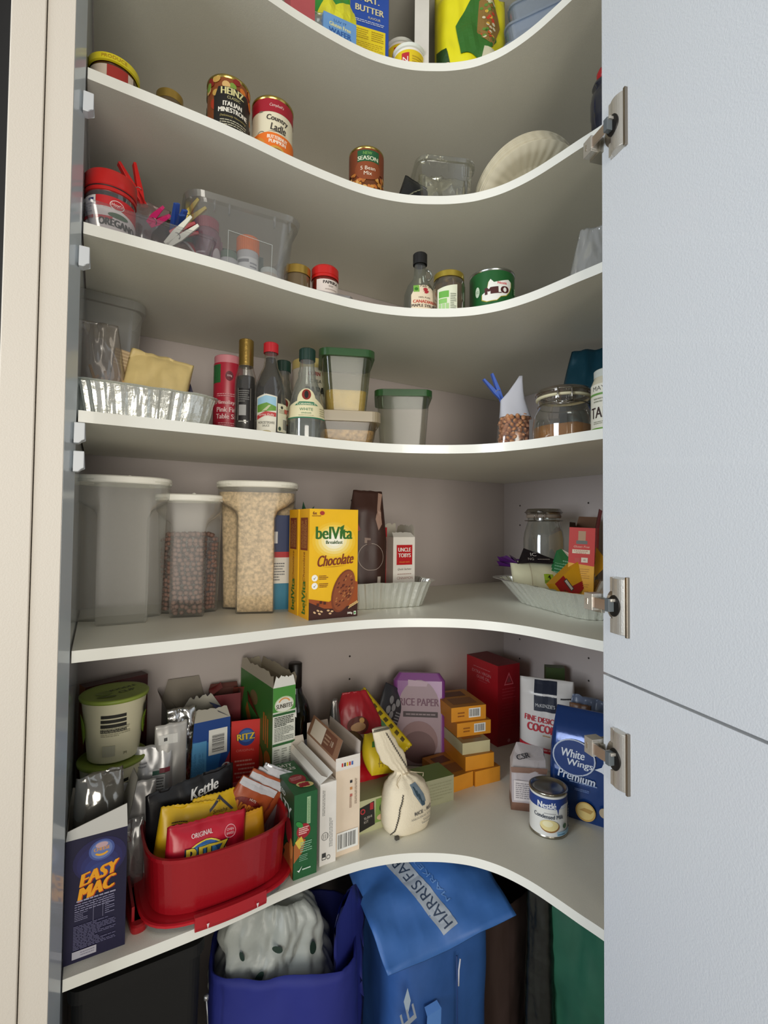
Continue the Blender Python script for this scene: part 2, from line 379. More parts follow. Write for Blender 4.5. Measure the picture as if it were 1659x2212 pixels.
# left side panel: its inner face turns very slightly towards the room in front of the shelves
g = G(); SH = M('c3ccd2', .16, cl=.4)
P = [(LX, 0), (LX, -.385), (-1.2032, -.4185), (-1.2175, -.4185), (-1.2175, 0)]
g.prism(P, .02, 2.45, SH); g.build('side_panel', pantry)
g = G(); g.box(-.455, RY-.016, .02, 0, RY, 2.45, WHITE); g.build('side_panel', pantry)
g = G(); g.prism([(-1.19, 0), (-1.19, -.383)]+edge+[(0, -.763), (0, 0)], .02, .036, M('8f8c86', .5)); g.build('bottom_panel', pantry)
g = G(); g.box(LX, RY, 2.45, .016, .016, 2.466, WHITE); g.build('top_panel', pantry)
for z, dx in ((SZ[2]-.057, 0), (SZ[3]-.052, 0), (SZ[4]-.030, 0), (SZ[4]-.070, .0)):
    g = G(); y = -.392 if dx == 0 else -.3
    g.box(LX-.002, y-.006, z-.013, LX+.011, y+.010, z+.010, CAP)
    g.add([(LX+.011, y-.006, z-.013), (LX+.011, y+.010, z-.013), (LX+.004, y+.010, z-.019), (LX+.004, y-.006, z-.019), (LX-.002, y-.006, z-.019), (LX-.002, y+.010, z-.019), (LX-.002, y-.006, z-.013), (LX-.002, y+.010, z-.013)],
          [(0, 1, 2, 3), (3, 2, 5, 4), (0, 3, 4, 6), (1, 7, 5, 2)], CAP)
    g.build('hole_cap', pantry, bevel=.001)
# doors: upper and lower leaf, swung right round, inner face to the room
dd = Vector((-.268, -.963, 0)).normalized(); dn = Vector((-dd.y, dd.x, 0))*-1     # along the leaf; dn points to the pantry side
if dn.x > 0: dn = -dn
DO = Vector((-.5240, -.7423, 0))
DM = M('dde1e6', .35, bump=.22, bs=420., cl=.15)
rot = Matrix((dd, dn, Vector((0, 0, 1)))).transposed()
def leaf(z0, z1, hinges, lab):
    g = G(); c = DO + dd*.20 - dn*.009 + Vector((0, 0, (z0+z1)/2)); g.obox(c, .40, .018, z1-z0, rot, DM)
    o = g.build('door', pantry, bevel=.0007); o['label'] = lab
    for z in hinges:
        h = G(); NI = M('d6d2ca', .36, .75, bump=.12, bs=500.); DK = M('2c2a28', .4, .6); PI_ = M('d2c2b8', .3, 1); GR = M('5f666a', .5)
        def at(a, n_, zz): return DO + dd*a + dn*n_ + Vector((0, 0, z+zz))
        # cover plate with arched face
        rs = []
        for k in range(9):
            a = .027+.024*k/8; hh = .0035+.0055*sin(pi*(.18+.82*k/8))**.8 if k < 8 else .002
            rs.append([at(a, 0, -.040), at(a, hh, -.038), at(a, hh, .038), at(a, 0, .040)])
        h.rings(rs, NI, True, True, smooth=False)
        h.obox(at(.051, .0025, 0), .004, .005, .082, rot, M('9b9184', .3, 1))
        for s in (-1, 1): h.obox(at(.0245, .003, s*.029), .006, .006, .020, rot, NI)
        # round cup and its dark well
        cv = [at(.026+.0175*cos(2*pi*i/32), .0018, .0215*sin(2*pi*i/32)) for i in range(32)]; cb = [p-dn*.0015 for p in cv]
        h.rings([cb, cv], M('aca498', .3, .9), False, True)
        cw = [at(.033+.011*cos(2*pi*i/24), .0100, .0150*sin(2*pi*i/24)) for i in range(24)]
        h.rings([[p-dn*.006 for p in cw], cw], DK, True, True)
        h.obox(at(.030, .0135, .001), .008, .010, .018, rot, GR); h.obox(at(.031, .013, .008), .012, .008, .004, rot, NI)
        # arm reaching over the leaf's edge
        h.obox(at(.012, .0150, 0), .034, .0022, .015, rot, PI_); h.obox(at(-.004, .013, 0), .006, .010, .018, rot, NI)
        h.obox(at(-.011, .007, 0), .018, .020, .024, rot, NI); h.obox(at(-.008, -.006, -.004), .024, .024, .022, rot, M('a8a294', .35, .85)); h.obox(at(-.013, .0175, 0), .003, .001, .009, rot, M('e8e4da', .2, 1))
        h.build('hinge', o, bevel=.0006)
leaf(EYE-.2085, 2.45, (EYE+.574-.0, EYE-.108), 'tall upper door leaf')
leaf(.04, EYE-.2120, (EYE-.318,), 'lower door leaf')
# room around
def st(g, name, **k):
    o = g.build(name, **k); o['kind'] = 'structure'; return o
CREAM = M('ddd5c9', .5, bump=.12, bs=500.)
st(G().box(-1.2350, -.4205, 0, -1.2036, -.4188, 2.6, CREAM).box(-1.2350, -.419, 0, -1.2180, -.30, 2.6, CREAM), 'trim_1', bevel=.0006)
st(G().box(-1.2740, -.4225, 0, -1.2362, -.30, 2.6, CREAM), 'trim_2', bevel=.0015)
st(G().box(-2.2, -.40, 0, -1.2745, -.38, 2.6, M('101012', .6)), 'wall_left')
st(G().box(-6, -6, -.02, 3, .6, 0, M('c8bfae', .45, var=.06, vs=6.)), 'floor')
st(G().box(-2.2, .016, 0, .6, .05, 2.6, M('a09c96', .7)), 'wall_back')
st(G().box(.017, -2.2, 0, .06, .05, 2.6, M('a09c96', .7)), 'wall_right')
# ================================================================ fifth shelf
Z5 = SZ[5]
def storage(name, label, x, y, rz, w, d, h, lobe, level, contents_mat, shoulder=.80, lidc='f4f2e8', mk=.24):
    MILKY = CL('fafaf8', mk, .02, .25, 'f2f2ec')
    t = T(name, label, 'container', (x, y, Z5), rz)
    def ring(z, k=0.):
        g0 = min(1, max(0, (h*shoulder+.012-z)/.022)); q = []
        tp = 1-.10*(1-z/h)
        for X, Y, zz in sring(w*tp-k, d*tp-k, z, 4.2, 96):
            if Y < d*.10:
                lb = lobe-k*.5; s = min(1, (d*.10-Y)/(d*.10)); lim = lb + (abs(X)-lb)*(1-g0*s) if abs(X) > lb else abs(X)
                X = math.copysign(lim, X)
            q.append((X, Y, zz))
        return q
    zs = [0, .003, h*.15, h*.35, h*.55, h*.7, h*shoulder-.02, h*shoulder-.006, h*shoulder+.004, h*shoulder+.016, h*.92, h-.008]
    g = G(); g.rings([ring(0, .006)]+[ring(z) for z in zs[1:]], MILKY, True, False, smooth=True)
    g.rings([ring(h-.008, -.003), ring(h-.005, -.003)], MILKY, False, False); g.build('jar_body', t, auto=50)
    L = G(); m = M(lidc, .4); rr = lambda k, z: sring(w*1.03-k, d*1.06-k, z, 2.8, 72)
    L.rings([rr(0, h-.011), rr(-.003, h-.009), rr(-.003, h), rr(.002, h+.002), rr(.008, h+.002), rr(.010, h+.0005)], m, False, True, smooth=False)
    L.lathe([(.004, h), (.0035, h+.006), (.001, h+.0072)], m, 12, cx=w*.06, cy=-d*.1); L.build('lid', t)
    if contents_mat:
        c = G(); zz = [.004, .02]+[level*i/8 for i in range(1, 9)]
        zz = sorted(set(z for z in zz if z <= level)) + [level]
        extra = [z for z in (h*shoulder-.02, h*shoulder-.006, h*shoulder+.004, h*shoulder+.016) if z < level]; zz = sorted(set(zz+extra))
        c.rings([ring(z, .006) for z in zz], contents_mat, True, True, smooth=True)
        return t, c, ring
    return t, None, ring
storage('pantry_container', 'tall empty milky plastic container at the left end of the shelf', -1.122, -.162, 0, .158, .118, .262, .041, 0, None)
t, c, ring = storage('pantry_container', 'smaller milky plastic container half full of chocolate cereal balls', -1.002, -.150, -12, .122, .105, .235, .031, .15, M('4a3832', .9), mk=.10)
bpy.data.objects  # contents: a heap of balls seen through the milky wall
bl = G(); bm_ = M('84665a', .75, var=.15, vs=90.); rd = random.Random(3)
ico = bmesh.new(); bmesh.ops.create_icosphere(ico, subdivisions=1, radius=1); iv = [v.co.copy() for v in ico.verts]; jf = [tuple(v.index for v in f.verts) for f in ico.faces]; ico.free()
z = .010
while z < .155:
    rg = ring(z, .016); n = len(rg); per = sum((Vector(rg[i])-Vector(rg[i-1])).length for i in range(n)); acc = 0.; off = rd.random()*.01
    for i in range(n):
        acc += (Vector(rg[i])-Vector(rg[i-1])).length
        if acc > .0104:
            acc -= .0104; c0 = Vector(rg[i]) + Vector((rd.uniform(-1, 1), rd.uniform(-1, 1), rd.uniform(-1.5, 1.5)))*.0012; rr_ = rd.uniform(.0046, .0056)
            bl.add([c0+v*rr_ for v in iv], jf, bm_, True)
    z += .0092
for i in range(60):
    a = rd.random()*6.28; q = rd.random()**.5; c0 = Vector((cos(a)*q*.045, abs(sin(a))*q*.03 if abs(cos(a)*q) > .5 else sin(a)*q*.035, .156+rd.random()*.004)); bl.add([c0+v*.0051 for v in iv], jf, bm_, True)
o = bl.build('cereal_balls'); o.location = (-1.002, -.150, Z5); o.rotation_euler = (0, 0, R(-12))
tag(o, 'brown chocolate cereal balls inside the smaller plastic container', 'cereal', kind='stuff')
RB = M('d9c09a', .85, bump=1., bs=220., var=.28, vs=150.)
t, c, ring = storage('pantry_container', 'tall plastic container full of pale rice cereal next to the yellow boxes', -.868, -.163, -19, .160, .125, .266, .038, .245, RB, lidc='f4f2e6', mk=.08)
o = c.build('rice_cereal'); o.location = (-.868, -.163, Z5); o.rotation_euler = (0, 0, R(-19)); tag(o, 'pale puffed rice cereal filling the tall container', 'cereal', kind='stuff')
# ---- two yellow biscuit boxes
YEL = 'f2bd10'; CH = '6b2a16'; GRN = '2f6a1e'
def belv(label, x, y, rz, fr):
    t = T('biscuit_box', label, 'box', (x, y, Z5), rz, group='yellow chocolate biscuit boxes')
    w, d, h = .103, .052, .211; carton(t, w, d, h, YEL, side='e2a410', top='8a3a1c')
    s = D(sL(w)); s.rect(-.02, h*.62, .018, h*.92, '7a3418'); s.fine(-.016, h*.64, .014, h*.9, 5, 'b07a3a', vert=True)
    s.text('Chocolate', .0, h*.47, w=.058, col='8a4a18', rot=90, shear=.25); s.text('belVita', 0, h*.19, w=.062, h=.018, col=GRN, rot=90, bold=.0016); s.text('Breakfast', .014, h*.18, w=.024, col=GRN, rot=90)
    s.build('side_print', t)
    if fr:
        q = D(sF(d), step=.00006)
        for i in range(6): k = 1-i/6; q.ell(0, .150, .038*k+.008, .030*k+.006, ['f4c52e', 'f6d050', 'f8dc7c', 'faeaa8', 'fcf4d2', 'fffbe8'][i])
        q.text('6x', -.041, .203, h=.006, col=CH, bold=.0006); q.ell(-.026, .203, .005, .004, 'a8322a'); q.fine(-.047, .196, -.028, .199, 2, CH)
        q.text('belVita', .0, .165, w=.076, h=.024, col=GRN, bold=.0022); q.poly([(.012, .176), (.021, .181), (.017, .158), (.014, .158)], GRN)
        q.text('Breakfast', 0, .147, w=.035, h=.0065, col='28501e', bold=.0006)
        q.text('Chocolate', .004, .113, w=.076, h=.021, col='7c2f14', shear=.28, rot=4, bold=.0014); q.poly([(-.024, .0985), (.01, .1005), (.03, .1015), (.0, .0992)], '7c2f14')
        for k, v in enumerate((.079, .064)):
            q.ell(-.040, v, .0062, .0062, 'fbfaf4'); q.poly([(-.043, v), (-.041, v-.003), (-.036, v+.004), (-.041, v-.0012)], '303030'); q.fine(-.031, v-.004, -.012, v+.005, 3, CH, seed=k)
        q.poly([(-.0515, 0), (.0515, 0), (.0515, .068), (.034, .073), (.015, .045), (-.01, .032), (-.0515, .040)], '9c4a1a')
        q.poly([(-.0515, 0), (.0515, 0), (.0515, .026), (.01, .018), (-.02, .020), (-.0515, .034)], '3c1710')
        q.ell(.020, .052, .0225, .043, '7a3a1c', rot=-20); q.ell(.022, .0525, .0205, .040, '8f4a26', rot=-20)
        rd = random.Random(5)
        for i in range(46):
            a = rd.random()*6.28; k = rd.random()**.5*.85; X = .0195*k*cos(a); Y = .038*k*sin(a); r_ = R(-20)
            q.ell(.022+X*cos(r_)-Y*sin(r_), .0525+X*sin(r_)+Y*cos(r_), .0028, .0014, '5a2310' if i % 3 else 'b0713e', rot=rd.uniform(20, 60), n=7); q.k -= 1; q.base += 2e-6
        q.k += 1
        for i in range(9): q.ell(.033+i*.0022, .020+i*.0011+(.0015 if i % 2 else -.0015), .003, .0012, 'd9b679', rot=40, n=8)
        for (a, b) in ((-.040, .014), (-.033, .017), (-.030, .011), (-.026, .015), (-.008, .010), (-.004, .014), (-.012, .016)): q.ell(a, b, .0032, .0018, 'd8b488', rot=a*900, n=10)
        for (a, b) in ((-.036, .026), (-.030, .030), (-.022, .028)): q.rect(a, b, a+.005, b+.005, '4a1d12')
        q.text('300g', .034, .0075, w=.011, h=.005, col='f4efe4', bold=.0004); q.rect(.0425, .004, .0475, .011, 'f0f0e8'); q.ell(.045, .0075, .0018, .0024, '3b8f3b')
        q.build('front_print', t)
    return t
belv('front yellow biscuit box with chocolate biscuit picture facing out', -.7645, -.302, 0, True)
belv('rear yellow biscuit box hidden behind its twin, only its side showing', -.7660, -.246, 0, False)
t = T('cereal_carton', 'blue and white carton wedged behind the yellow biscuit boxes', 'box', (-.792, -.165, Z5), -8)
carton(t, .11, .05, .20, '1d2f5e', side='1d2f5e'); q = D(sF(.05)); q.rect(-.055, .11, .055, .122, 'b8242a'); q.rect(-.055, 0, .055, .11, 'e8e4da'); q.rect(-.055, 0, .055, .055, '2f7f9e'); q.rect(-.048, .14, -.036, .165, 'e8e8e8'); q.fine(-.05, .06, -.02, .10, 7, '7a7a7a'); q.build('front_print', t)
# ---- coffee bag, leafy packet, two oat boxes in a foil tray
FT = foil_tray
t = T('foil_tray', 'crinkled foil tray holding the brown coffee bag and oat boxes', 'tray', (-.600, -.220, Z5), -8); FT(t, .215, .155, .056, flare=.016, seed=3, cor=.0030)
t = T('coffee_bag', 'dark brown foil coffee bag standing beside the yellow biscuit box', 'bag', (-.638, -.215, Z5+.004), -14, rx=-2, ry=2)
_, sf = bag(t, .098, .256, stand(.030, .003, .80), lambda v: 1-.30*max(0, v-.55)/.45, M('3c221a', .5, bump=.3, bs=40.), seed=5, amp=.004, fs=11)
q = D(sf, thr=.012, base=.0008); q.poly([(.014, .19), (.024, .252), (.034, .25), (.026, .215), (.030, .18), (.022, .165)], 'a08070'); q.ring(.006, .105, .030, .0009, 'b8a89c'); q.rect(-.010, .135, .004, .147, '8a7468'); q.rect(-.004, .13, .006, .142, '45281f'); q.rect(.022, .045, .030, .062, 'c8bcb0'); q.fine(.012, .02, .036, .04, 5, '9c8a7c'); q.poly([(-.048, .15), (-.02, .165), (-.028, .185), (-.048, .19)], '8e3a44'); q.build('bag_print', t)
t = T('leafy_packet', 'green leafy packet top poking up behind the yellow biscuit box', 'packet', (-.745, -.12, Z5), 0)
g = G(); g.box(-.04, -.01, 0, .03, .01, .19, M('23392a', .5)); g.build('packet_body', t)
g = G(); m = M('2c5a40', .5)
for a, L in ((-38, .042), (-8, .050), (28, .045), (50, .04)):
    u = Vector((sin(R(a)), -.1, cos(R(a)))); s = u.cross(Vector((0, 1, 0))).normalized(); b = Vector((0, 0, .185))
    g.add([b-s*.002, b+u*L*.5-s*.007, b+u*L, b+u*L*.5+s*.007, b+s*.002, b+u*L*.5+Vector((0, .004, 0))], [(0, 1, 5), (1, 2, 5), (2, 3, 5), (3, 4, 5), (4, 0, 5)], m)
g.build('leaf', t)
t = T('oat_box', 'red oat sachet box standing left of the white oat box in the foil tray', 'box', (-.598, -.170, Z5+.004), 0)
carton(t, .045, .08, .172, 'a81620', side='8e1018'); q = D(sF(.08)); [q.ell(.012, .11-.018*i, .004, .006, 'd8b8ac') for i in range(4)]; q.ell(.010, .044, .006, .007, 'd8b8ac'); q.build('front_print', t)
t = T('oat_box', 'white and red opened oat sachet box standing right in the foil tray', 'box', (-.548, -.200, Z5+.004), -2)
w, d, h = .058, .09, .150
carton(t, w, d, h, 'f0ebe2', side='c8b9ad', opened=True, flaps=(('F', .018, -50, 'd8d4cc', .004), ('R', .03, 3, 'e8e2da', .008), ('B', .034, -2, 'cdbfb2', .002)), jag=.2)
q = D(sF(d)); q.rect(-.020, .086, .022, .132, 'c4141c'); q.text('UNCLE', .001, .121, w=.033, h=.009, col='f6f0ea', bold=.0008); q.text('TOBYS', .001, .108, w=.033, h=.009, col='f6f0ea', bold=.0008); q.text('ROLLED OATS', .001, .0925, w=.027, h=.003, col='e8a040')
q.text('Quick Sachets', .001, .076, w=.036, col='4a3a34', shear=.3); q.fine(-.018, .063, .020, .067, 1, 'b89a90'); q.text('CINNAMON', .002, .056, w=.042, h=.006, col='b08a84'); q.build('front_print', t)
q = D(sL(w)); [q.ell(0, .10-.02*i, .004, .006, 'e8d8d0') for i in range(4)]; q.build('side_print', t)
# ---- right-hand tray
t = T('foil_tray', 'large shiny foil tray holding the red lasagne box by the door', 'tray', (-.255, -.470, Z5), -104); FT(t, .34, .21, .055, flare=.040, rim=.014, seed=9, cor=.0034)
t = T('clip_top_jar', 'tall empty glass jar with wire clip lid against the right wall', 'jar', (-.150, -.300, Z5), -60)
GL = CL('e4e8e2', .05, .10, .04)
g = G(); g.lathe([(.0005, .002), (.046, .002), (.050, .006), (.051, .02), (.051, .15), (.049, .165), (.043, .185), (.040, .195), (.040, .210)], GL, 48); g.build('glass_body', t)
g = G(); g.lathe([(.042, .204), (.044, .206), (.044, .211), (.042, .213)], M('8d7f70', .6), 40); g.build('rubber_seal', t)
g = G(); g.lathe([(.043, .213), (.0455, .215), (.0455, .222), (.041, .228), (.0005, .229)], CL('c8c4ba', .25, .12, .08, '6a6258'), 40); g.build('lid', t)
g = G(); wr = M('8a8680', .25, 1); g.tube([(.0475*cos(2*pi*i/40), .0475*sin(2*pi*i/40), .197) for i in range(40)], .0011, wr, 6, True); g.tube([(.0475*cos(2*pi*i/40), .0475*sin(2*pi*i/40), .219) for i in range(40)], .0011, wr, 6, True)
g.tube([(.010, -.047, .197), (.012, -.056, .200), (.010, -.056, .214), (.008, -.049, .221), (-.008, -.049, .221), (-.010, -.056, .214), (-.012, -.056, .200), (-.010, -.047, .197)], .0012, wr, 6); g.build('wire_clip', t)
t = T('lasagne_box', 'red and yellow lasagne sheet box with open top beside the door', 'box', (-.135, -.408, Z5+.012), -57, ry=2)
w, d, h = .056, .15, .168
carton(t, w, d, h, 'e8a818', side='e8a818', opened=True, inner='6a4a34', flaps=(('R', .045, 8, 'a8201c', .004), ('L', .012, 5, '8a3a28', .01), ('B', .03, 20, '7a4a38', .006)))
for nm, sf_, x0, x1 in (('front_print', sF(d), -w/2, w/2), ('side_print', sR(w), -d/2, d/2)):
    q = D(sf_); q.poly([(x0, .086), (x1, .080), (x1, h), (x0, h)], 'cf2a1c')
    if nm[0] == 'f':
        q.rect(-.008, .135, .008, .160, 'b8906a'); q.rect(-.012, .130, .012, .138, '6a6a60'); q.text('Gluten Free', 0, .124, w=.034, col='f0c0a8', shear=.3); q.rect(-.020, .108, .018, .117, 'ecd9b8'); q.text('LASAGNE', -.001, .1138, w=.030, h=.003, col='b03020'); q.text('SHEETS', -.001, .1098, w=.022, h=.0025, col='b03020')
        q.rect(-.014, .088, -.002, .098, 'c84030'); q.rect(.0, .088, .014, .099, 'e8d8c0'); q.text('45', .007, .0935, h=.004, col='803020'); q.fine(-.022, .02, .018, .075, 11, 'c08818', fill=.3)
    else:
        q.text('Gluten', -.03, .118, w=.055, col='ecc0b0', shear=.3); q.rect(-.06, .082, .0, .094, 'e8a818'); q.text('LASAGNE', -.035, .088, w=.05, h=.008, col='5a2010', bold=.0008); q.ell(-.055, .052, .009, .011, '3a3a3a'); q.ell(-.055, .052, .007, .009, 'd8d4cc'); q.poly([(-.03, .02), (.06, .01), (.06, .07), (-.02, .07)], '5c5a20'); q.ell(-.02, .02, .03, .012, '5a7028')
    q.build(nm, t)
t = T('onion_bag', 'clear bag of pale wraps with purple and black top in the foil tray', 'bag', (-.232, -.362, Z5+.026), -34, rx=-38)
_, sf = bag(t, .125, .085, lambda v: .020*sin(pi*min(1, v*.9+.1))**.5+.001, one, M('e0dcb8', .4, bump=.2, bs=60.), seed=8, amp=.003, name='wraps')
q = D(sf, thr=.01, base=.0010); q.rect(.010, .010, .032, .034, '9cb82a'); q.text('4', .022, .026, h=.010, col='1c2014', bold=.001); q.fine(.010, .012, .032, .018, 2, '5a7020'); q.rect(-.020, .0, -.0195, .07, '8a5a48'); q.build('wraps_print', t)
g = G(); rd = random.Random(2); pm = M('4a1f5c', .25, bump=.3, bs=50.); kb = M('1d171c', .25)
g2 = []
for i in range(15):
    a = -75+150*i/14; g2.append((-.062+.03*sin(R(a))-(.012 if i % 2 else 0), -.004+.006*(i % 3), .075+.030*cos(R(a))*(1 if i % 2 else .8)))
g.add([(-.045, -.012, .070)]+g2, [(0, i+1, i+2) for i in range(14)], pm); g.add([(-.040, .004, .068)]+[(x, y+.012, z-.006) for x, y, z in g2], [(0, i+2, i+1) for i in range(14)], pm)
g.build('gathered_neck', t)
g = G(); g.add([(-.050, -.022, .062), (-.028, -.020, .112), (.0, -.021, .098), (.058, -.020, .072), (.028, -.027, .060), (-.02, -.028, .062), (-.028, .0, .10), (.0, .0, .088), (.055, .0, .066)], [(0, 1, 2, 5), (2, 3, 4, 5), (1, 6, 7, 2), (2, 7, 8, 3)], kb); g.build('bag_top', t)
q = D(lambda u, v, o: (u, -.0235-o-(v-.10)*-.14, v)); q.text('IC', -.008, .089, w=.014, h=.011, col='d8d0c8'); q.text('NG', -.016, .074, w=.014, h=.008, col='b0a8a0'); q.fine(.0, .070, .03, .076, 1, '8a8078'); q.build('top_print', t)
t = T('spice_packet', 'small green printed packet leaning on the glass clip jar', 'packet', (-.185, -.375, Z5+.045), -30, ry=12)
g = G(); g.add([(-.024, -.002, 0), (.034, -.002, 0), (.036, .004, .070), (-.006, .002, .082), (-.016, 0, .076)], [(0, 1, 2, 3, 4)], M('2f7a4a', .4)); g.add([(-.024, .006, 0), (.034, .006, 0), (.036, .010, .070), (-.006, .008, .082), (-.016, .008, .076)], [(4, 3, 2, 1, 0)], M('2f7a4a', .4))
g.add([(-.006, .0015, .082), (.036, .0035, .070), (.038, .0035, .060), (.010, -.001, .068)], [(0, 1, 2, 3)], M('d8dcd4', .4)); g.build('packet_body', t)
q = D(lambda u, v, o: (u, -.0035-o+v*.08, v), base=.001); q.fine(-.016, .006, .024, .058, 7, '7fb894'); q.build('packet_print', t)
t = T('pasta_box', 'yellow and red pasta box lying slanted against the lasagne box', 'box', (-.245, -.425, Z5+.028), -25, ry=52, rx=-12)
carton(t, .055, .035, .145, 'f0ac1c', side='d89818'); q = D(sF(.035)); q.rect(-.0275, .0, .0275, .030, 'b01c18'); q.poly([(.004, .03), (.0275, .03), (.0275, .09), (.012, .06)], 'b01c18'); q.rect(-.018, .022, .012, .032, '4a4a44'); q.rect(-.016, .024, .010, .030, 'e0d8c8'); [q.ell(.0+.006*i, .010+.003*(i % 2), .003, .002, '7a3a1a') for i in range(4)]; q.build('front_print', t)
# ================================================================ fourth shelf
Z4 = SZ[4]
GLS = CL('fafaf8', .07, .09, .05, 'f0f0ec')
def bottle(name, label, x, y, z, prof, glass, liquid=None, level=0., cap=None, capr=.015, caph=.022, capz=None, ribs=False, rz=0, capm=None):
    t = T(name, label, 'bottle', (x, y, z), rz); g = G(); g.lathe([(.0005, .0015)]+prof, glass, 48); g.build('bottle_body', t)
    if liquid:
        g = G(); P = [(max(.0005, r-.0025), zz) for r, zz in prof if zz < level]; 
        for (r0, a), (r1, b) in zip(prof, prof[1:]):
            if a < level <= b: rl = r0+(r1-r0)*(level-a)/(b-a)-.0025
        P.append((rl, level)); g.lathe([(.0005, .003)]+P+[(.0005, level)], liquid, 40); g.build('liquid', t)
    top = capz if capz is not None else prof[-1][1]-.004
    if cap or capm: cup_lid(t, capr, top, caph, capm or M(cap, .35), ribs=ribs, name='cap')
    return t
t = T('foil_tray', 'bright foil tray of sachets at the left end of the fourth shelf', 'tray', (-1.098, -.262, Z4), 3); foil_tray(t, .215, .155, .055, flare=.012, rim=.006, seed=5)
t = T('plastic_tub', 'tall cloudy plastic tub standing behind the sachet tray', 'tub', (-1.160, -.130, Z4), 6); cm = CL('f8f8f4', .30, .07, .22, 'ecece8')
g = G(); g.rings([rrect(.12-.03*(1-z/.25), .12-.03*(1-z/.25), .025, z) for z in (0, .05, .15, .235)]+[rrect(.13, .13, .028, .236), rrect(.13, .13, .028, .252), rrect(.12, .12, .025, .254)], cm, True, True); g.build('tub_body', t, auto=40)
t = T('clear_bag', 'see-through bag of short pasta standing at the left in the foil tray', 'bag', (-1.155, -.245, Z4+.004), 8, ry=-4)
_, s = bag(t, .085, .175, lambda v: .022*(1-v)**.6+.001, lambda v: 1-.35*v, CL('e8e4e0', .30, .14, .15, 'c8c0b8'), seed=80, amp=.007)
t = T('dry_pasta', 'pale sticks of pasta inside the clear bag in the tray', 'pasta', (-1.155, -.245, Z4+.006), 8)
g = G(); rd = random.Random(8); pm = M('c8a06a', .6)
for i in range(26): a = rd.uniform(-.9, .9); g.obox((rd.uniform(-.026, .026), rd.uniform(-.010, .012), .030+rd.random()*.05), .004, .004, .045, Matrix.Rotation(a, 3, 'Y') @ Matrix.Rotation(rd.uniform(-.5, .5), 3, 'X'), pm)
o = g.build('pasta_pieces', t); o['kind'] = 'stuff'
PAP = 'b59a74'
for i, (dx, rz, ry, h, lab) in enumerate(((-.028, 12, 8, .135, 'brown paper sachet with lines, leftmost of the upright sachets in the tray'), (-.008, 6, 14, .128, 'second brown paper sachet leaning in the middle of the tray'), (.088, -14, -18, .125, 'cream and navy sachet leaning at the right of the yellow sachet'))):
    t = T('sachet', lab, 'sachet', (-1.105+dx, -.245-(.02 if i == 2 else 0)+.01*i, Z4+.006), rz, ry=ry, rx=-4, group=None)
    bx_ = .055 if i < 2 else .05; carton(t, bx_, .008, h, PAP if i < 2 else 'd8c8a4', side='8a6a48'); q = D(sF(.008))
    if i < 2: [q.rect(-bx_/2, h-.004-.006*k, bx_/2, h-.002-.006*k, 'd0b890') for k in range(5)]
    else: q.rect(-.012, 0, .025, h, '2a2440'); q.poly([(-.025, .02), (-.005, .02), (.0, .075), (-.02, .07)], 'd0b83a'); q.text('Corn', -.010, .045, w=.03, h=.010, col='3a3a2a', rot=75); q.text('XN', .010, .085, w=.018, h=.010, col='d8d0d8', rot=60)
    q.build('front_print', t)
t = T('sachet', 'plump yellow and cream sachet leaning in the middle of the foil tray', 'sachet', (-1.092, -.262, Z4+.014), -8, rx=-10, ry=10)
_, s = bag(t, .105, .130, pillow(.016), one, M('dcc486', .38, bump=.5, bs=40., var=.08, vs=20.), seed=83, amp=.010); q = D(s, thr=.01, base=.001); q.poly([(-.04, .005), (.04, .005), (.03, .04), (.0, .05), (-.035, .035)], 'e4c44a'); q.build('packet_print', t)
# salt, sauces, vinegars
t = T('salt_shaker', 'pink red salt tube with white lettering left of the dark bottles', 'tube', (-.932, -.150, Z4), -20)
g = G(); g.disc(.028, 0, M('b42c44', .4)); g.lathe([(.028, 0), (.0295, .002), (.0295, .172)], M('b8283e', .35), 44); g.build('tube_body', t); cup_lid(t, .0285, .172, .017, M('d88a94', .4), name='lid')
q = D(cyl(.0296), thr=.008); q.rect(-.035, .13, -.012, .168, '2f6a3a'); q.ell(.006, .144, .008, .010, '6a1a28'); q.text('350g', .006, .144, w=.010, col='f0e0e0'); q.text('Himalayan', .004, .088, w=.048, h=.010, col='f0c8c8', bold=.0008); q.text('Pink Fine', .004, .074, w=.044, h=.010, col='f4d0d0', bold=.0008); q.text('Table Salt', .004, .060, w=.046, h=.010, col='f4d0d0', bold=.0008); q.fine(-.018, .100, .018, .108, 2, 'e09aa0'); q.fine(-.014, .040, .018, .048, 2, 'e09aa0'); q.ell(.012, .016, .014, .014, 'c8b890'); q.build('label', t)
DKG = M('170d0c', .05, cl=.7, spec=.6)
bp_ = [(.019, 0), (.0215, .003), (.0215, .120), (.0205, .132), (.015, .155), (.0115, .166), (.0108, .20)]
bottle('sauce_bottle', 'slim dark sauce bottle with a tall gold screw cap', -.912, -.215, Z4, bp_, GLS, M('170d0c', .15, cl=.5), .135, capz=.156, capr=.0145, caph=.054, capm=M('a88a48', .3, .8, bump=.2, bs=200.), ribs=False)
t = bpy.data.objects['sauce_bottle']; q = D(cyl(.0217), thr=.006); q.rect(-.020, .045, .004, .108, '1a1618'); q.rect(-.018, .054, -.004, .075, 'a8a8a8'); q.fine(-.019, .08, .002, .105, 6, '7a7a78'); [q.rect(-.0200+.024*k, .045, -.0194+.024*k, .108, 'b8b4a8') for k in (0, 1)]; q.fine(-.018, .04, .0, .044, 1, 'c8c8c0'); q.build('label', t)
bp2 = [(.028, 0), (.0305, .003), (.0305, .100), (.0295, .112), (.022, .136), (.0145, .152), (.0125, .165), (.0125, .188)]
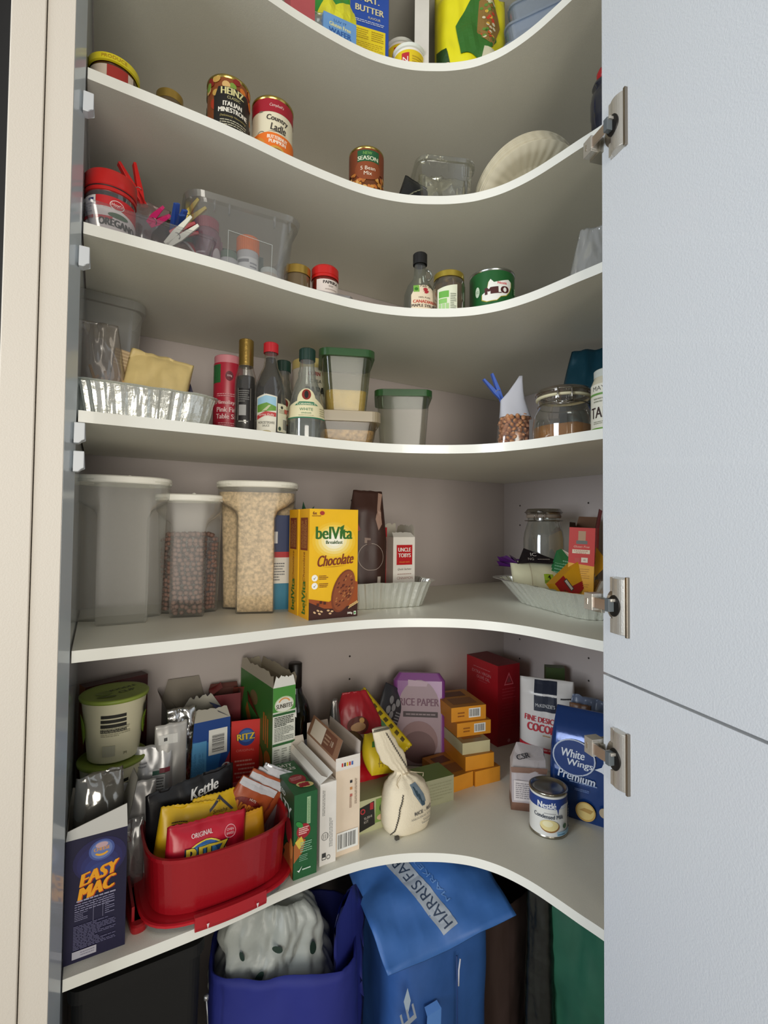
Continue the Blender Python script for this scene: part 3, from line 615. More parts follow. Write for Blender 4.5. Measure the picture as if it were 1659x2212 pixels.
bottle('sauce_bottle', 'wide black sauce bottle with a red cap and landscape label', -.872, -.250, Z4, bp2, GLS, M('140b0c', .15, cl=.5), .170, cap='c4202c', capr=.0145, caph=.020, capz=.180, ribs=True, rz=-14)
t = bpy.data.objects['sauce_bottle.001']; q = D(cyl(.0308), thr=.006, step=.00008); P = [(-.030, .018), (-.008, .010), (.010, .018), (.012, .088), (-.010, .092), (-.030, .086)]
q.poly(P, 'e8e4d4'); q.poly([(-.028, .056), (.010, .060), (.010, .086), (-.010, .089), (-.028, .083)], '9cc8e0'); q.poly([(-.028, .056), (.010, .060), (.010, .068), (-.008, .075), (-.028, .070)], '6a9a3a'); q.poly([(-.018, .058), (-.008, .060), (.0, .070), (-.004, .070)], 'c8c8a0'); q.poly([(-.028, .050), (-.010, .058), (.010, .056), (.010, .048), (-.010, .050), (-.028, .042)], 'c03a3a'); q.text('Spring Gully', -.009, .051, w=.030, h=.0055, col='f0e0d8'); q.text('WORCESTERSHIRE', -.009, .036, w=.032, h=.0048, col='3a3a34'); q.text('SAUCE', -.009, .030, w=.013, h=.0040, col='3a3a34'); q.ell(-.008, .018, .009, .003, 'b8a878')
q.rect(.0125, .020, .042, .075, 'e0dcc0'); q.ell(.022, .068, .003, .003, '3a3a34'); q.fine(.015, .056, .034, .064, 3, '9a967a'); q.barcode(.024, .022, .040, .048, bg='e8e4d0'); q.ell(.017, .026, .003, .004, '3a4a3a'); q.rect(.028, .058, .042, .066, 'b8544a'); q.build('label', t)
def vinegar(label, x, y, rz, tint, word, wc, liq):
    prof = [(.034, 0), (.037, .003), (.038, .012), (.038, .050), (.036, .075), (.030, .105), (.0225, .128), (.0175, .140), (.0175, .150), (.0150, .158), (.0150, .178)]
    bottle('vinegar_bottle', label, x, y, Z4, prof, CL(tint, .20, .10, .05, 'e8ece8'), None, cap='14352c', capr=.0165, caph=.024, capz=.174, ribs=True, rz=rz)
    t = [o for o in bpy.data.objects if o.get('label') == label][0]
    fr = lambda z: next((a+(b-a)*(z-za)/(zb-za) for (a, za), (b, zb) in zip(prof, prof[1:]) if za <= z <= zb), .037)+.0004
    q = D(cyl(fr), thr=.005, step=.0001); P = [(-.048, .050), (.048, .050), (.043, .076)]+[(.019*cos(R(a)), .085+.026*sin(R(a))) for a in range(0, 181, 15)]+[(-.043, .076)]
    q.poly(P, 'e8e0b8'); q.rect(-.048, .050, .048, .0525, wc); q.ell(0, .098, .009, .011, '8a2a20'); q.ell(0, .098, .004, .008, '1a1a1a'); q.poly([(-.024, .076), (-.014, .083), (.014, .083), (.024, .076)], wc); q.text("CORNWELL'S", 0, .0785, w=.036, h=.0042, col='e8e8c8', bold=.0003); q.text(word, 0, .0675, w=.026, h=.0055, col=wc); q.text('VINEGAR', 0, .0600, w=.020, h=.0030, col=wc); q.fine(.028, .055, .045, .073, 4, 'b0a888'); q.fine(-.015, .0545, .015, .0565, 1, 'a0987a'); q.build('label', t)
    if liq: g = G(); g.lathe([(.0005, .003), (.034, .004), (.0355, .012), (.0355, .046), (.0005, .046)], CL(liq, .10, .05), 40); g.build('liquid', t)
vinegar('clear vinegar bottle with dark green cap and cream arched label in front', -.800, -.262, -22, 'e8ece8', 'WHITE', '2f7a5a', 'dce0dc')
vinegar('brown vinegar bottle with dark green cap hidden behind the red capped sauce', -.818, -.165, -14, 'b0a082', 'BROWN', 'a03a2a', '7a5a30')
t = T('flour_tin', 'white labelled tin with large letters behind the clear vinegar bottle', 'tin', (-.735, -.120, Z4), -20)
g = G(); g.disc(.042, 0, M('d8d2c4', .4)); g.lathe([(.042, 0), (.044, .002), (.044, .200)], M('d8d0c2', .4), 44); g.build('tin_body', t); cup_lid(t, .0445, .200, .022, M('d4c07a', .4), name='lid')
q = D(cyl(.0442), thr=.008); q.text('CORN', .006, .185, w=.028, h=.009, col='a03a40', bold=.001); q.text('CHIA', .010, .168, w=.028, h=.008, col='2a2a2a'); q.text('PAPA', .010, .145, w=.044, h=.020, col='2a2a2a', bold=.003); q.text('&', .012, .10, h=.030, col='2a2a2a', bold=.001); q.build('label', t)
# square canisters
GRL = CL('8ab884', .55, .06, .25, '2f7a34')
def canister(label, x, y, z, rz, w, d, h, lidm, level=0, fill=None, mk=.03, flare=.010, lh=.012, col='d8dcc8', name='canister', lw=.006):
    t = T(name, label, 'container', (x, y, z), rz, rx=0); mm = CL(col, mk, .035, .12, 'e8e6d0')
    g = G(); rr = lambda zz, k=0.: rrect(w-2*flare*(1-zz/h)-k, d-2*flare*(1-zz/h)-k, .018, zz)
    g.rings([rr(0, .004)]+[rr(h*k/6+.001) for k in range(7)], mm, True, False); g.build('canister_body', t, auto=40)
    lid(t, w+2*lw, d+2*lw, .020, h, lh, lidm)
    if fill:
        g = G(); n = 5; g.rings([rr(.004+level*k/n, .006) for k in range(n+1)], fill, True, True); o = g.build(fill.name.split('_')[0] if 0 else 'contents'); o.location = (x, y, z); o.rotation_euler = (0, 0, R(rz))
        tag(o, 'pale yellow %s filling %s' % ('flour' if 'tall' in label else 'crumbs', 'the tall square canister' if 'tall' in label else 'the low cream container'), 'food', kind='stuff'); o.name = 'dry_food'
    return t
canister('tall square clear canister with green lid stacked on the low container', -.700, -.235, Z4+.079, -22, .106, .106, .118, GRL, .042, M('e8c070', .9, bump=.6, bs=200., var=.08, vs=60.))
canister('low see-through container with pale cream lid holding crumbs', -.700, -.240, Z4, -22, .128, .120, .058, CL('e8dcc0', .70, .06, .3, 'd8c8a8'), .034, M('b89a6a', .9, bump=1., bs=150., var=.35, vs=120.), col='e0d8c4', lh=.018)
canister('empty clear square container with bright green lid at the right', -.520, -.185, Z4, -30, .125, .120, .148, GRL, mk=.03, col='eef0ea')
# almonds with a blue peg
t = T('almond_bag', 'clear bag of almonds with a twisted white top next to the clip jar', 'bag', (-.315, -.360, Z4), -38)
CB = CL('f8f6f8', .05, .12, .10)
g = G(); rs = []
for z, w, d, cx in ((0, .070, .050, 0), (.004, .078, .060, 0), (.03, .084, .066, 0), (.06, .084, .064, 0), (.085, .078, .058, 0), (.098, .072, .050, 0)):
    rs.append([(x+.003*noise.noise(Vector((x*30, y*30, z*40))), y+.003*noise.noise(Vector((x*30+3, y*30, z*40))), zz) for x, y, zz in sring(w, d, z, 3, 60, cx=cx)])
g.rings(rs, CB, True, False)
rs2 = [rs[-1]]
for z, w, d, cx in ((.115, .064, .030, -.002), (.14, .058, .020, -.006), (.160, .036, .014, .002), (.185, .016, .008, .010), (.198, .008, .004, .014)):
    rs2.append([(x+.003*noise.noise(Vector((x*30, y*30, z*40))), y+.003*noise.noise(Vector((x*30+3, y*30, z*40))), zz) for x, y, zz in sring(w, d, z, 3, 60, cx=cx)])
g.rings(rs2, M('d4d4dc', .35, bump=.3, bs=40.), False, True); g.build('bag_body', t)
al = G(); am = M('cf9468', .5, bump=.4, bs=300., var=.22, vs=60.)
ico = bmesh.new(); bmesh.ops.create_icosphere(ico, subdivisions=2, radius=1); iv2 = [v.co.copy() for v in ico.verts]; jf2 = [tuple(v.index for v in f.verts) for f in ico.faces]; ico.free()
al.add([(v.x*.0068*(1-.25*v.z), v.y*.0046, v.z*.0115) for v in iv2], jf2, am, True); proto = al.build('almond')
tag(proto, 'brown almond inside the clear bag beside the clip jar', 'almond', 'almonds in the clear bag'); rd = random.Random(12); first = True
for lay in range(10):
    z = .007+lay*.0098; w, d = .080-.0011*lay, .060
    n = 15; spots = [(w/2*.86*cos(2*pi*(i+.5*(lay % 2))/n), d/2*.84*sin(2*pi*(i+.5*(lay % 2))/n)) for i in range(n) if sin(2*pi*(i+.5*(lay % 2))/n) < .35]
    if lay == 9: spots += [(rd.uniform(-.025, .025), rd.uniform(-.015, .02)) for _ in range(8)]
    for (x, y) in spots:
        o = proto if first else proto.copy()
        if not first: COL.objects.link(o)
        first = False
        p = Matrix.Rotation(R(-38), 3, 'Z') @ Vector((x+rd.uniform(-.002, .002), y+rd.uniform(-.002, .002), 0)); o.location = (-.315+p.x, -.360+p.y, Z4+z+rd.uniform(-.002, .002)); o.rotation_euler = (rd.uniform(.6, 2.4), rd.uniform(-1, 1), rd.uniform(-.9, .5)-.7)
def peg(label, loc, rot_, col, L=.072, open_=10):
    t = T('clothes_peg', label, 'peg', loc); t.rotation_euler = tuple(R(a) for a in rot_); m = M(col, .4)
    for s_ in (-1, 1):
        g = G(); rt_ = Matrix.Rotation(R(open_*s_), 3, 'Y')
        P = [(-.0045, -L*.45), (.0035, -L*.45), (.0055, -L*.05), (.0035, L*.55), (-.001, L*.55), (-.0035, 0)]
        vs = [rt_ @ Vector((x*s_+.004*s_, y_, z)) for y_ in (-.0055, .0055) for x, z in P]; n = len(P)
        g.add(vs, [tuple(range(n)), tuple(range(2*n-1, n-1, -1))]+[(i, n+i, n+(i+1) % n, (i+1) % n) for i in range(n)], m); g.build('peg_arm', t, bevel=.0006)
    g = G(); g.tube([(.004*cos(a/3)*1.3, -.007+.014*i/30, .004*sin(a/3)*1.3-.006) for i, a in enumerate([j*1.9 for j in range(31)])], .0007, M('9a9a98', .3, 1), 5); g.build('spring', t); return t
peg('blue clothes peg clipped to the top of the almond bag', (-.352, -.335, Z4+.165), (10, -35, -30), '3a62c0')
# clip-top jar with a rubber ring
t = T('clip_top_jar', 'squat glass clip jar half full of brown spice powder', 'jar', (-.345, -.525, Z4), -48)
jp = [(.050, 0), (.056, .003), (.060, .014), (.061, .045), (.058, .066), (.050, .082), (.0485, .090), (.050, .092), (.050, .100)]
g = G(); g.lathe([(.0005, .002)]+jp, CL('eceae2', .06, .12, .04), 56); g.build('glass_body', t)
g = G(); g.lathe([(.0495, .099), (.0545, .100), (.0545, .1035), (.0495, .1045)], M('e0d8b4', .6), 48); g.build('rubber_seal', t)
g = G(); g.lathe([(.0495, .1045), (.053, .106), (.0535, .112), (.050, .119), (.043, .1215), (.0005, .122)], CL('c8b8a8', .20, .14, .05, 'a89888'), 48); g.build('lid', t)
g = G(); wr = M('b0aca4', .2, 1)
for z, r_ in ((.087, .0505), (.112, .0550)): g.tube([(r_*cos(2*pi*i/48), r_*sin(2*pi*i/48), z) for i in range(48)], .0011, wr, 6, True)
for x in (-.013, .013): g.tube([(x, -.0545, .114), (x, -.058, .108), (x, -.0585, .094), (x*1.05, -.0555, .086)], .0015, wr, 6)
g.tube([(-.0135, -.0560, .086), (0, -.0575, .084), (.0135, -.0560, .086)], .0015, wr, 6); g.tube([(-.017, -.054, .089), (-.016, -.0585, .081), (.016, -.0585, .081), (.017, -.054, .089)], .0012, wr, 6); g.build('wire_clip', t)
g = G(); n = 56; g.lathe([(.0005, .003), (.053, .004), (.057, .015), (.058, .042)], M('b57c3c', .9, bump=.5, bs=200., var=.08, vs=50.), n)
g.add([(.058*cos(2*pi*i/n), .058*sin(2*pi*i/n), .042) for i in range(n)]+[(.03*cos(2*pi*i/n), .03*sin(2*pi*i/n), .048+.005*cos(2*pi*i/n)) for i in range(n)], [(i, (i+1) % n, n+(i+1) % n, n+i) for i in range(n)]+[tuple(range(n, 2*n))], M('b57c3c', .9, bump=.5, bs=200., var=.08, vs=50.), True)
o = g.build('spice_powder'); o.location = (-.345, -.525, Z4); o.rotation_euler = (0, 0, R(-48)); tag(o, 'light brown spice powder lying in the squat clip jar', 'powder', kind='stuff')
t = T('tahini_jar', 'glass jar with a cream and green label cut by the door edge', 'jar', (-.372, -.652, Z4), -60)
g = G(); g.disc(.032, 0, M('d8d0b8', .4)); g.lathe([(.032, 0), (.034, .003), (.034, .095), (.030, .105), (.028, .112)], M('cfc8b0', .25, cl=.4), 44); g.build('jar_body', t); cup_lid(t, .0295, .108, .014, M('c8ccc4', .35), name='lid')
q = D(cyl(.0342), thr=.006, step=.0001); q.rect(-.05, .006, .04, .094, 'e4e0d0'); q.rect(-.05, .004, .04, .016, '6a9a3c'); q.text('MAYVERS', -.006, .086, w=.052, h=.008, col='5a5a50'); q.rect(-.05, .074, .04, .0775, '6a9a4c'); q.text('TAHINI', -.006, .043, w=.062, h=.019, col='3a2a28', bold=.0008); q.fine(-.03, .060, .02, .070, 2, '9a9a88'); q.fine(-.03, .022, .02, .028, 2, '9a9a88'); q.build('label', t)
t = T('teal_bag', 'teal and blue folded packet behind the squat clip jar', 'bag', (-.215, -.520, Z4), -55)
_, s = bag(t, .19, .235, stand(.035, .002, .6), lambda v: 1-.35*v*v, M('123f4e', .3, .3, bump=.7, bs=25.), seed=90, amp=.010, fs=14.)
q = D(s, thr=.012, base=.0015); q.poly([(.0, .150), (.05, .175), (.048, .190), (-.004, .165)], 'b0b4b4'); q.poly([(.02, .11), (.07, .13), (.07, .145), (.02, .125)], '2c3c8a'); q.build('bag_print', t)
t = T('rice_packet', 'pale packet corner lying flat between almonds and clip jar', 'packet', (-.265, -.425, Z4), -45); carton(t, .10, .05, .085, '7a7470', side='6a4438')
# ================================================================ third shelf
Z3 = SZ[3]
t = T('spice_tray', 'low clear plastic tray holding the oregano jar at the left', 'tray', (-1.098, -.304, Z3), 2)
tub(t, .185, .135, .040, .012, CL('f6f6f8', .04, .07, .08), flare=.008, t=.001, name='tray_body')
ROJ = M('c41c18', .35, cl=.2)
t = T('oregano_jar', 'chunky spice jar with a bright red lid and oregano label', 'jar', (-1.156, -.322, Z3-.008+.010), -12)
g = G(); g.lathe([(.0005, .001), (.032, .001), (.035, .004), (.035, .072), (.034, .078)], CL('d8d4d0', .10, .12, .05), 48); g.build('jar_body', t)
g = G(); g.lathe([(.0335, .070), (.0365, .071), (.0365, .076), (.0355, .077), (.0355, .0785), (.0370, .080), (.0370, .101), (.035, .104), (.0005, .105)], ROJ, 56); g.build('lid', t, auto=35)
g = G(); g.lathe([(.0358, .0768), (.0360, .0786)], M('2a1414', .5), 48); g.build('lid_gap', t)
g = G(); g.lathe([(.0005, .003), (.032, .004), (.033, .008), (.033, .040), (.0005, .042)], M('6a5a3a', .95, bump=.8, bs=250., var=.3, vs=150.), 40); g.build('dried_herb', t)
q = D(cyl(.0352), thr=.006, step=.00008); q.rect(-.036, .002, -.014, .062, 'e8e4e4'); q.rect(-.027, .054, -.017, .058, '2a3a7a'); q.rect(-.0135, .002, .060, .062, 'c42228'); q.poly([(-.0135, .002), (.060, .002), (.060, .034), (.02, .044), (-.0135, .046)], 'e4dcd8'); q.rect(-.0135, .026, .010, .031, 'c03a40'); q.rect(-.036, .026, -.016, .031, 'c03a40'); q.ell(.016, .050, .010, .0075, 'e8e4e0'); q.ell(.016, .050, .009, .0065, 'b8242a'); q.text("Hoyt's", .016, .050, w=.015, h=.006, col='f0ece8'); q.text('OREGANO', .018, .022, w=.052, h=.011, col='3a3a36', bold=.0014); q.ell(.018, .034, .014, .004, '4a6a4a'); q.fine(-.034, .034, -.018, .05, 4, '9a9aa8'); q.build('label', t)
peg('bright red clothes peg standing upright behind the oregano jar lid', (-1.118, -.262, Z3+.148), (0, -24, 10), 'd01c18', L=.075, open_=11)
t = T('clear_bag', 'crumpled clear bag with pink tint behind the red lid', 'bag', (-1.140, -.255, Z3+.045), -8, ry=14); bag(t, .115, .095, pillow(.016), one, CL('e8d8d8', .35, .16, .12, 'c0a8a8'), seed=95, amp=.008)
t = T('spice_bag', 'dark brown bag of whole spices beside the red lidded jar', 'bag', (-1.085, -.262, Z3+.030), -14, rx=-8); bag(t, .062, .082, pillow(.018), one, M('2e1c14', .3, bump=.9, bs=60., var=.5, vs=70.), seed=97, amp=.006)
t = T('pepper_bag', 'bag of pale peppercorns with a red and white printed corner', 'bag', (-1.058, -.290, Z3+.006), -28, rx=-30); _, s = bag(t, .085, .085, pillow(.018), one, M('8d7868', .6, bump=1., bs=120., var=.4, vs=140.), seed=99, amp=.004)
q = D(s, thr=.008, base=.001); q.poly([(.006, .060), (.042, .078), (.042, .03), (.03, .035)], 'b81c2a'); q.poly([(.006, .060), (.012, .063), (.036, .033), (.03, .035)], 'e0dcd8'); q.build('bag_print', t)
peg('hot pink clothes peg lying across the spice bags', (-1.088, -.312, Z3+.078), (70, 35, 25), 'e0307a', L=.038, open_=5)
peg('blue clothes peg clipped to the green bag', (-1.055, -.285, Z3+.092), (40, 40, -30), '3458b0', L=.060, open_=7)
peg('second blue clothes peg lying lower on the green bag', (-1.050, -.292, Z3+.080), (60, 62, -20), '2f5098', L=.050, open_=6)
peg('yellow clothes peg touching the rim of the large clear tub', (-1.032, -.272, Z3+.122), (20, 40, 0), 'd8bc1c', L=.060, open_=6)
peg('white clothes peg lying in the clear tray at its right front corner', (-1.058, -.350, Z3+.040), (25, 40, 10), 'd8d8c8', L=.062, open_=4)
peg('dark red clothes peg between the blue pegs and the large tub', (-1.048, -.315, Z3+.066), (50, 60, 30), 'b01c2c', L=.046, open_=5)
t = T('green_packet', 'dark teal green bag folded behind the coloured pegs', 'bag', (-1.030, -.240, Z3+.006), -6, rx=-6, ry=12); bag(t, .125, .105, pillow(.018), one, M('1c5a50', .35, bump=.5, bs=35.), seed=101, amp=.006)
# big clear tub of medicine-like bottles
TX, TY, TR = -.938, -.232, -4
t = T('storage_tub', 'large frosted plastic tub with a wide rim full of bottles', 'tub', (TX, TY, Z3), TR)
TC = CL('f8f9fa', .06, .08, .18, 'eef0f0'); w, d, h = .190, .190, .140
g = G(); rr = lambda z, k=0., f=.014: rrect(w-2*f*(1-z/h)+k, d-2*f*(1-z/h)+k, .026, z, n=8)
g.rings([rr(0, -.006), rr(.003), rr(.05), rr(.10), rr(.128), rrect(w+.012, d+.012, .030, .130, n=8), rrect(w+.018, d+.018, .032, .140, n=8), rrect(w+.012, d+.012, .030, .142, n=8), rrect(w-.002, d-.002, .026, .134, n=8), rr(.128, -.003), rr(.004, -.003)], TC, True, True, smooth=False); g.build('tub_body', t)
g = G()
for x in (-.055, -.03, .05, .078): g.box(x-.0012, -.103, .112, x+.0012, -.0955, .130, TC)
g.build('rim_rib', t)
lb = M('9aa09c', .5)
q = D(lambda u, v, o: (u, -d/2+.014*(1-v/h)-o, v), base=.0006); [q.rect(*r, 'aab0ae') for r in ((-.030, .02, -.029, .090), (.048, .02, .049, .084))]; q.poly([(-.030, .090), (.049, .084), (.049, .083), (-.030, .089)], 'aab0ae'); q.build('panel_outline', t)
rz_ = Matrix.Rotation(R(TR), 3, 'Z')
def inside(x, y): p = rz_ @ Vector((x, y, 0)); return TX+p.x, TY+p.y
def pill(name, label, x, y, r, h, body, cap, capr=None, caph=.02, lab=None):
    X, Y = inside(x, y); t = T(name, label, 'bottle', (X, Y, Z3+.004), -20); g = G(); g.disc(r-.001, 0, M(body, .4)); g.lathe([(r-.001, 0), (r, .002), (r, h*.74), (r-.003, h*.78), (r*.8, h-caph)], M(body, .4), 36); g.build('bottle_body', t); cup_lid(t, capr or r*.85, h-caph, caph, M(cap, .4), ribs=True, name='cap')
    if lab: q = D(cyl(r+.0003), thr=.006); lab(q); q.build('label', t)
pill('spice_bottle', 'mauve bottle with white lines seen through the tub at left', -.062, -.058, .024, .110, '8a5a6c', 'a04858', lab=lambda q: (q.rect(-.018, .040, .002, .043, 'd8c8d0'), q.rect(-.018, .030, .002, .033, 'd8c8d0'), q.ell(.024, .035, .010, .020, 'd8ccd0')))
pill('vitamin_bottle', 'white bottle with an orange cap inside the frosted tub', .012, -.050, .020, .100, 'd0d0d4', 'f07a30', capr=.021, caph=.028, lab=lambda q: (q.rect(-.022, .008, .024, .058, 'e8e8ea'), q.rect(-.018, .048, .004, .054, '8a8a90'), q.rect(-.010, .012, .0, .034, '5a6a84'), q.fine(.006, .012, .02, .05, 6, '9a9aa4')))
pill('spice_bottle', 'pale bottle left of the orange capped one in the tub', -.024, -.058, .017, .062, 'ccccd0', '6a8070', lab=lambda q: q.fine(-.012, .01, .014, .035, 4, '9a9aa0'))
pill('spice_bottle', 'short pale jar at the right inside the frosted tub', .050, -.058, .018, .048, 'd4c8bc', 'c8ccc8', lab=lambda q: (q.rect(-.02, .006, .02, .028, 'd8d0c4'), q.text('TAMOL', .0, .018, w=.024, h=.005, col='6a5a54')))
X, Y = inside(.010, .0); t = T('grey_box', 'dark grey green box standing behind the bottles in the tub', 'box', (X, Y, Z3+.004), TR); carton(t, .075, .04, .090, '5a6a62')
X, Y = inside(-.055, .0); t = T('pink_box', 'pink carton at the back left inside the frosted tub', 'box', (X, Y, Z3+.004), TR); carton(t, .05, .04, .10, '9a7080')
# small tray with two jars
t = T('spice_tray', 'low clear tray carrying the gold lidded and paprika jars', 'tray', (-.800, -.280, Z3), -8); tub(t, .150, .075, .026, .012, CL('eeeef0', .14, .14, .08), flare=.004, t=.001, name='tray_body')
t = T('spice_jar', 'small jar with a gold lid left of the paprika', 'jar', (-.833, -.287, Z3+.002), 0)
g = G(); g.disc(.024, 0, M('6a5a4a', .4)); g.lathe([(.024, 0), (.0255, .002), (.0255, .050), (.023, .055)], M('6c5c44', .15, cl=.5), 40); g.build('jar_body', t); cup_lid(t, .0262, .053, .017, M('b89848', .3, .7), name='lid')
t = T('spice_jar', 'paprika jar with a scarlet lid and white label', 'jar', (-.776, -.292, Z3+.002), 4)
g = G(); g.disc(.024, 0, M('6a1c14', .4)); g.lathe([(.024, 0), (.0265, .002), (.0265, .055), (.024, .060)], M('6c2018', .15, cl=.5), 40); g.build('jar_body', t)
g = G(); g.lathe([(.0255, .058), (.0262, .0625)], M('2a1414', .5), 40); g.lathe([(.0262, .058), (.0275, .0585), (.0275, .0610), (.0262, .062), (.0262, .0635), (.0275, .0645), (.0272, .079), (.024, .083), (.0005, .0835)], ROJ, 48); g.build('lid', t, auto=35)
q = D(cyl(.0268), thr=.005); q.rect(-.03, .022, .03, .052, 'e0d4cc'); q.text('PAPRIKA', .0, .046, w=.032, h=.006, col='2a2220', bold=.0008); q.text('SWEET', .0, .0385, w=.010, h=.003, col='3a3230'); q.fine(-.012, .030, .014, .034, 1, 'b0a098'); q.build('label', t)
# maple syrup, jar, chocolate tin
t = T('syrup_bottle', 'clear syrup bottle with a black cap and ring handle', 'bottle', (-.568, -.328, Z3), -20)
g = G(); P = [(.0005, .001), (.034, .001), (.036, .005), (.0365, .040), (.034, .068), (.027, .088), (.018, .101), (.0135, .108), (.0125, .135), (.0130, .140)]
vs = G(); vs.lathe(P, CL('d8dcd2', .07, .13, .04), 48); vs.v = [(x, y*.72, z) for x, y, z in vs.v]; vs.build('bottle_body', t); cup_lid(t, .0155, .136, .024, M('141416', .4), ribs=True, name='cap')
g = G(); g.lathe([(.0005, .003), (.033, .004), (.0345, .012), (.0350, .026), (.0005, .026)], M('241008', .1, cl=.6), 40); g.v = [(x, y*.70, z) for x, y, z in g.v]; g.build('syrup', t)
g = G(); g.tube([(.014, 0, .128), (.024, 0, .124), (.027, 0, .114), (.021, 0, .105), (.015, 0, .106)], .0028, CL('d8dcd2', .10, .15, .04), 8); g.build('ring_handle', t)
q = D(lambda u, v, o: (lambda p: (p[0], p[1]*.72-.0006, p[2]))(cyl(lambda z: next((a+(b-a)*(z-za)/(zb-za) for (a, za), (b, zb) in zip(P, P[1:]) if za <= z <= zb), .036))(u, v, o)), thr=.005, step=.0001)
q.poly([(-.026, .012), (.032, .012), (.032, .074), (.010, .084), (-.012, .082), (-.026, .060)], 'e8d8bc'); q.rect(-.020, .066, -.007, .082, '7ab04a'); q.ell(-.0135, .073, .004, .004, '3a7a2a'); q.poly([(.007+.007*k_*cos(R(a)), .070+.007*k_*sin(R(a))) for a, k_ in zip(range(0, 360, 20), [1, .5]*9)], 'b02a34'); q.text('Feb 2', .007, .081, w=.022, h=.006, col='2a2a2a', shear=.3); q.text('100% PURE', .004, .054, w=.026, h=.0035, col='4a3a34'); q.text('CANADIAN', .002, .045, w=.046, h=.0068, col='c0402c', bold=.0006); q.text('MAPLE SYRUP', .002, .036, w=.052, h=.0062, col='3a2a26', bold=.0004); q.fine(-.012, .022, .026, .03, 2, 'b09a80'); q.build('label', t)
t = T('pickle_jar', 'glass jar with a shiny gold lid and pale green label', 'jar', (-.520, -.368, Z3), -24)
g = G(); g.disc(.030, .001, M('3a2a18', .4)); g.lathe([(.0005, .001), (.032, .001), (.0345, .004), (.035, .02), (.035, .080), (.033, .090), (.030, .095)], CL('d8d4c0', .06, .14, .04), 48); g.build('jar_body', t)
g = G(); g.lathe([(.0005, .003), (.031, .004), (.0325, .02), (.0325, .080), (.0005, .084)], M('7a5a2c', .35, bump=.9, bs=45., var=.5, vs=45., cl=.5), 40); g.build('preserve', t); cup_lid(t, .0325, .094, .013, M('c8b04a', .28, .75), name='lid')
q = D(cyl(.0352), thr=.006); q.poly([(-.034, .010), (.010, .010), (.010, .074), (-.034, .066)], 'e0e4cc'); q.rect(-.030, .046, -.008, .060, '6ab048'); q.rect(-.030, .034, -.012, .044, '8ac468'); [q.rect(-.030+.008*i, .012, -.024+.008*i, .033, 'a8d08c') for i in range(3)]; q.fine(-.005, .014, .007, .055, 11, '8a9080'); q.build('label', t)
t = T('drink_powder_tin', 'green chocolate drink tin with a white and brown logo', 'tin', (-.415, -.388, Z3), -30)
can(t, .0500, .122, '1f5c2c', metal='c8ccc8')
q = D(cyl(.0491), thr=.006, step=.0001)
P = [(-.030, .066), (-.020, .072), (-.017, .090), (-.013, .096), (-.006, .089), (.004, .091), (.026, .097), (.033, .093), (.033, .084), (.028, .072), (.020, .063), (.008, .060), (.000, .052), (-.020, .050), (-.030, .055)]
q.poly([(x*1.10+.0, y*1.05-.0045) for x, y in P], 'b8a838'); q.poly([(x*1.05, y*1.03-.002) for x, y in P], 'f0f0ea'); q.text('Nestlé', .012, .0885, w=.021, h=.0052, col='d8404a', bold=.0006); q.text('MILO', .001, .0730, w=.050, h=.0150, col='4a1a1c', rot=5, bold=.0036, shear=.05)
q.ell(-.043, .074, .0055, .0115, 'c8d8c0'); q.text('12', -.043, .074, w=.006, col='3a7a3a'); q.rect(.046, .070, .056, .086, '4a8a50'); q.fine(.047, .072, .056, .085, 3, 'd8e0d0'); q.ell(.020, .032, .012, .010, 'c04030'); q.text('NEW', .02, .032, w=.014, col='f0e0d0'); q.poly([(.022, .045), (.030, .056), (.027, .044)], 'c8b83a'); q.build('label', t)
t = T('clear_wrap', 'scrap of clear plastic wrap at the right end behind the door', 'wrap', (-.400, -.640, Z3), -50); bag(t, .10, .11, lambda v: .012*(1-v)+.001, lambda v: 1-.5*v, CL('eeeef0', .35, .15, .15), seed=104, amp=.008)
# ================================================================ second and first shelves
Z2, Z1 = SZ[2], SZ[1]
t = T('curry_jar', 'dark sauce jar with a yellow rimmed lid at the left end', 'jar', (-1.156, -.322, Z2-.0), 0)
g = G(); g.disc(.032, 0, M('30140e', .3)); g.lathe([(.032, 0), (.0345, .003), (.0345, .040), (.033, .047)], M('381812', .15, cl=.6), 48); g.build('jar_body', t)
g = G(); g.lathe([(.0345, .045), (.0372, .046), (.0372, .056), (.034, .058), (.0005, .0585)], M('d8c81c', .3, cl=.3), 56); g.build('lid', t, auto=35)
q = D(cyl(.0373), thr=.006); q.text('PRODUCE', .0, .051, w=.036, h=.005, col='a87a18'); q.build('lid_print', t); q = D(cyl(.0347), thr=.006); q.rect(-.04, .004, .03, .040, 'c8b8a8'); q.rect(-.01, .02, .02, .04, 'a02a20'); q.build('label', t)
t = T('small_jar', 'small gold jar lid barely visible over the shelf edge', 'jar', (-1.068, -.262, Z2), 0); g = G(); g.disc(.02, 0, M('5a4a34', .4)); g.lathe([(.02, 0), (.022, .002), (.022, .09)], M('5c4c34', .2, cl=.5), 36); g.build('jar_body', t); cup_lid(t, .0225, .088, .016, M('b8984c', .3, .8), name='lid')
def fcan(label, x, y, rz, r, h, base, paint):
    t = T('food_can', label, 'can', (x, y, Z2), rz); can(t, r, h, base, metal='c8b060'); q = D(cyl(r-.0008), thr=.005, step=.00007); paint(q, h); q.build('label', t); return t
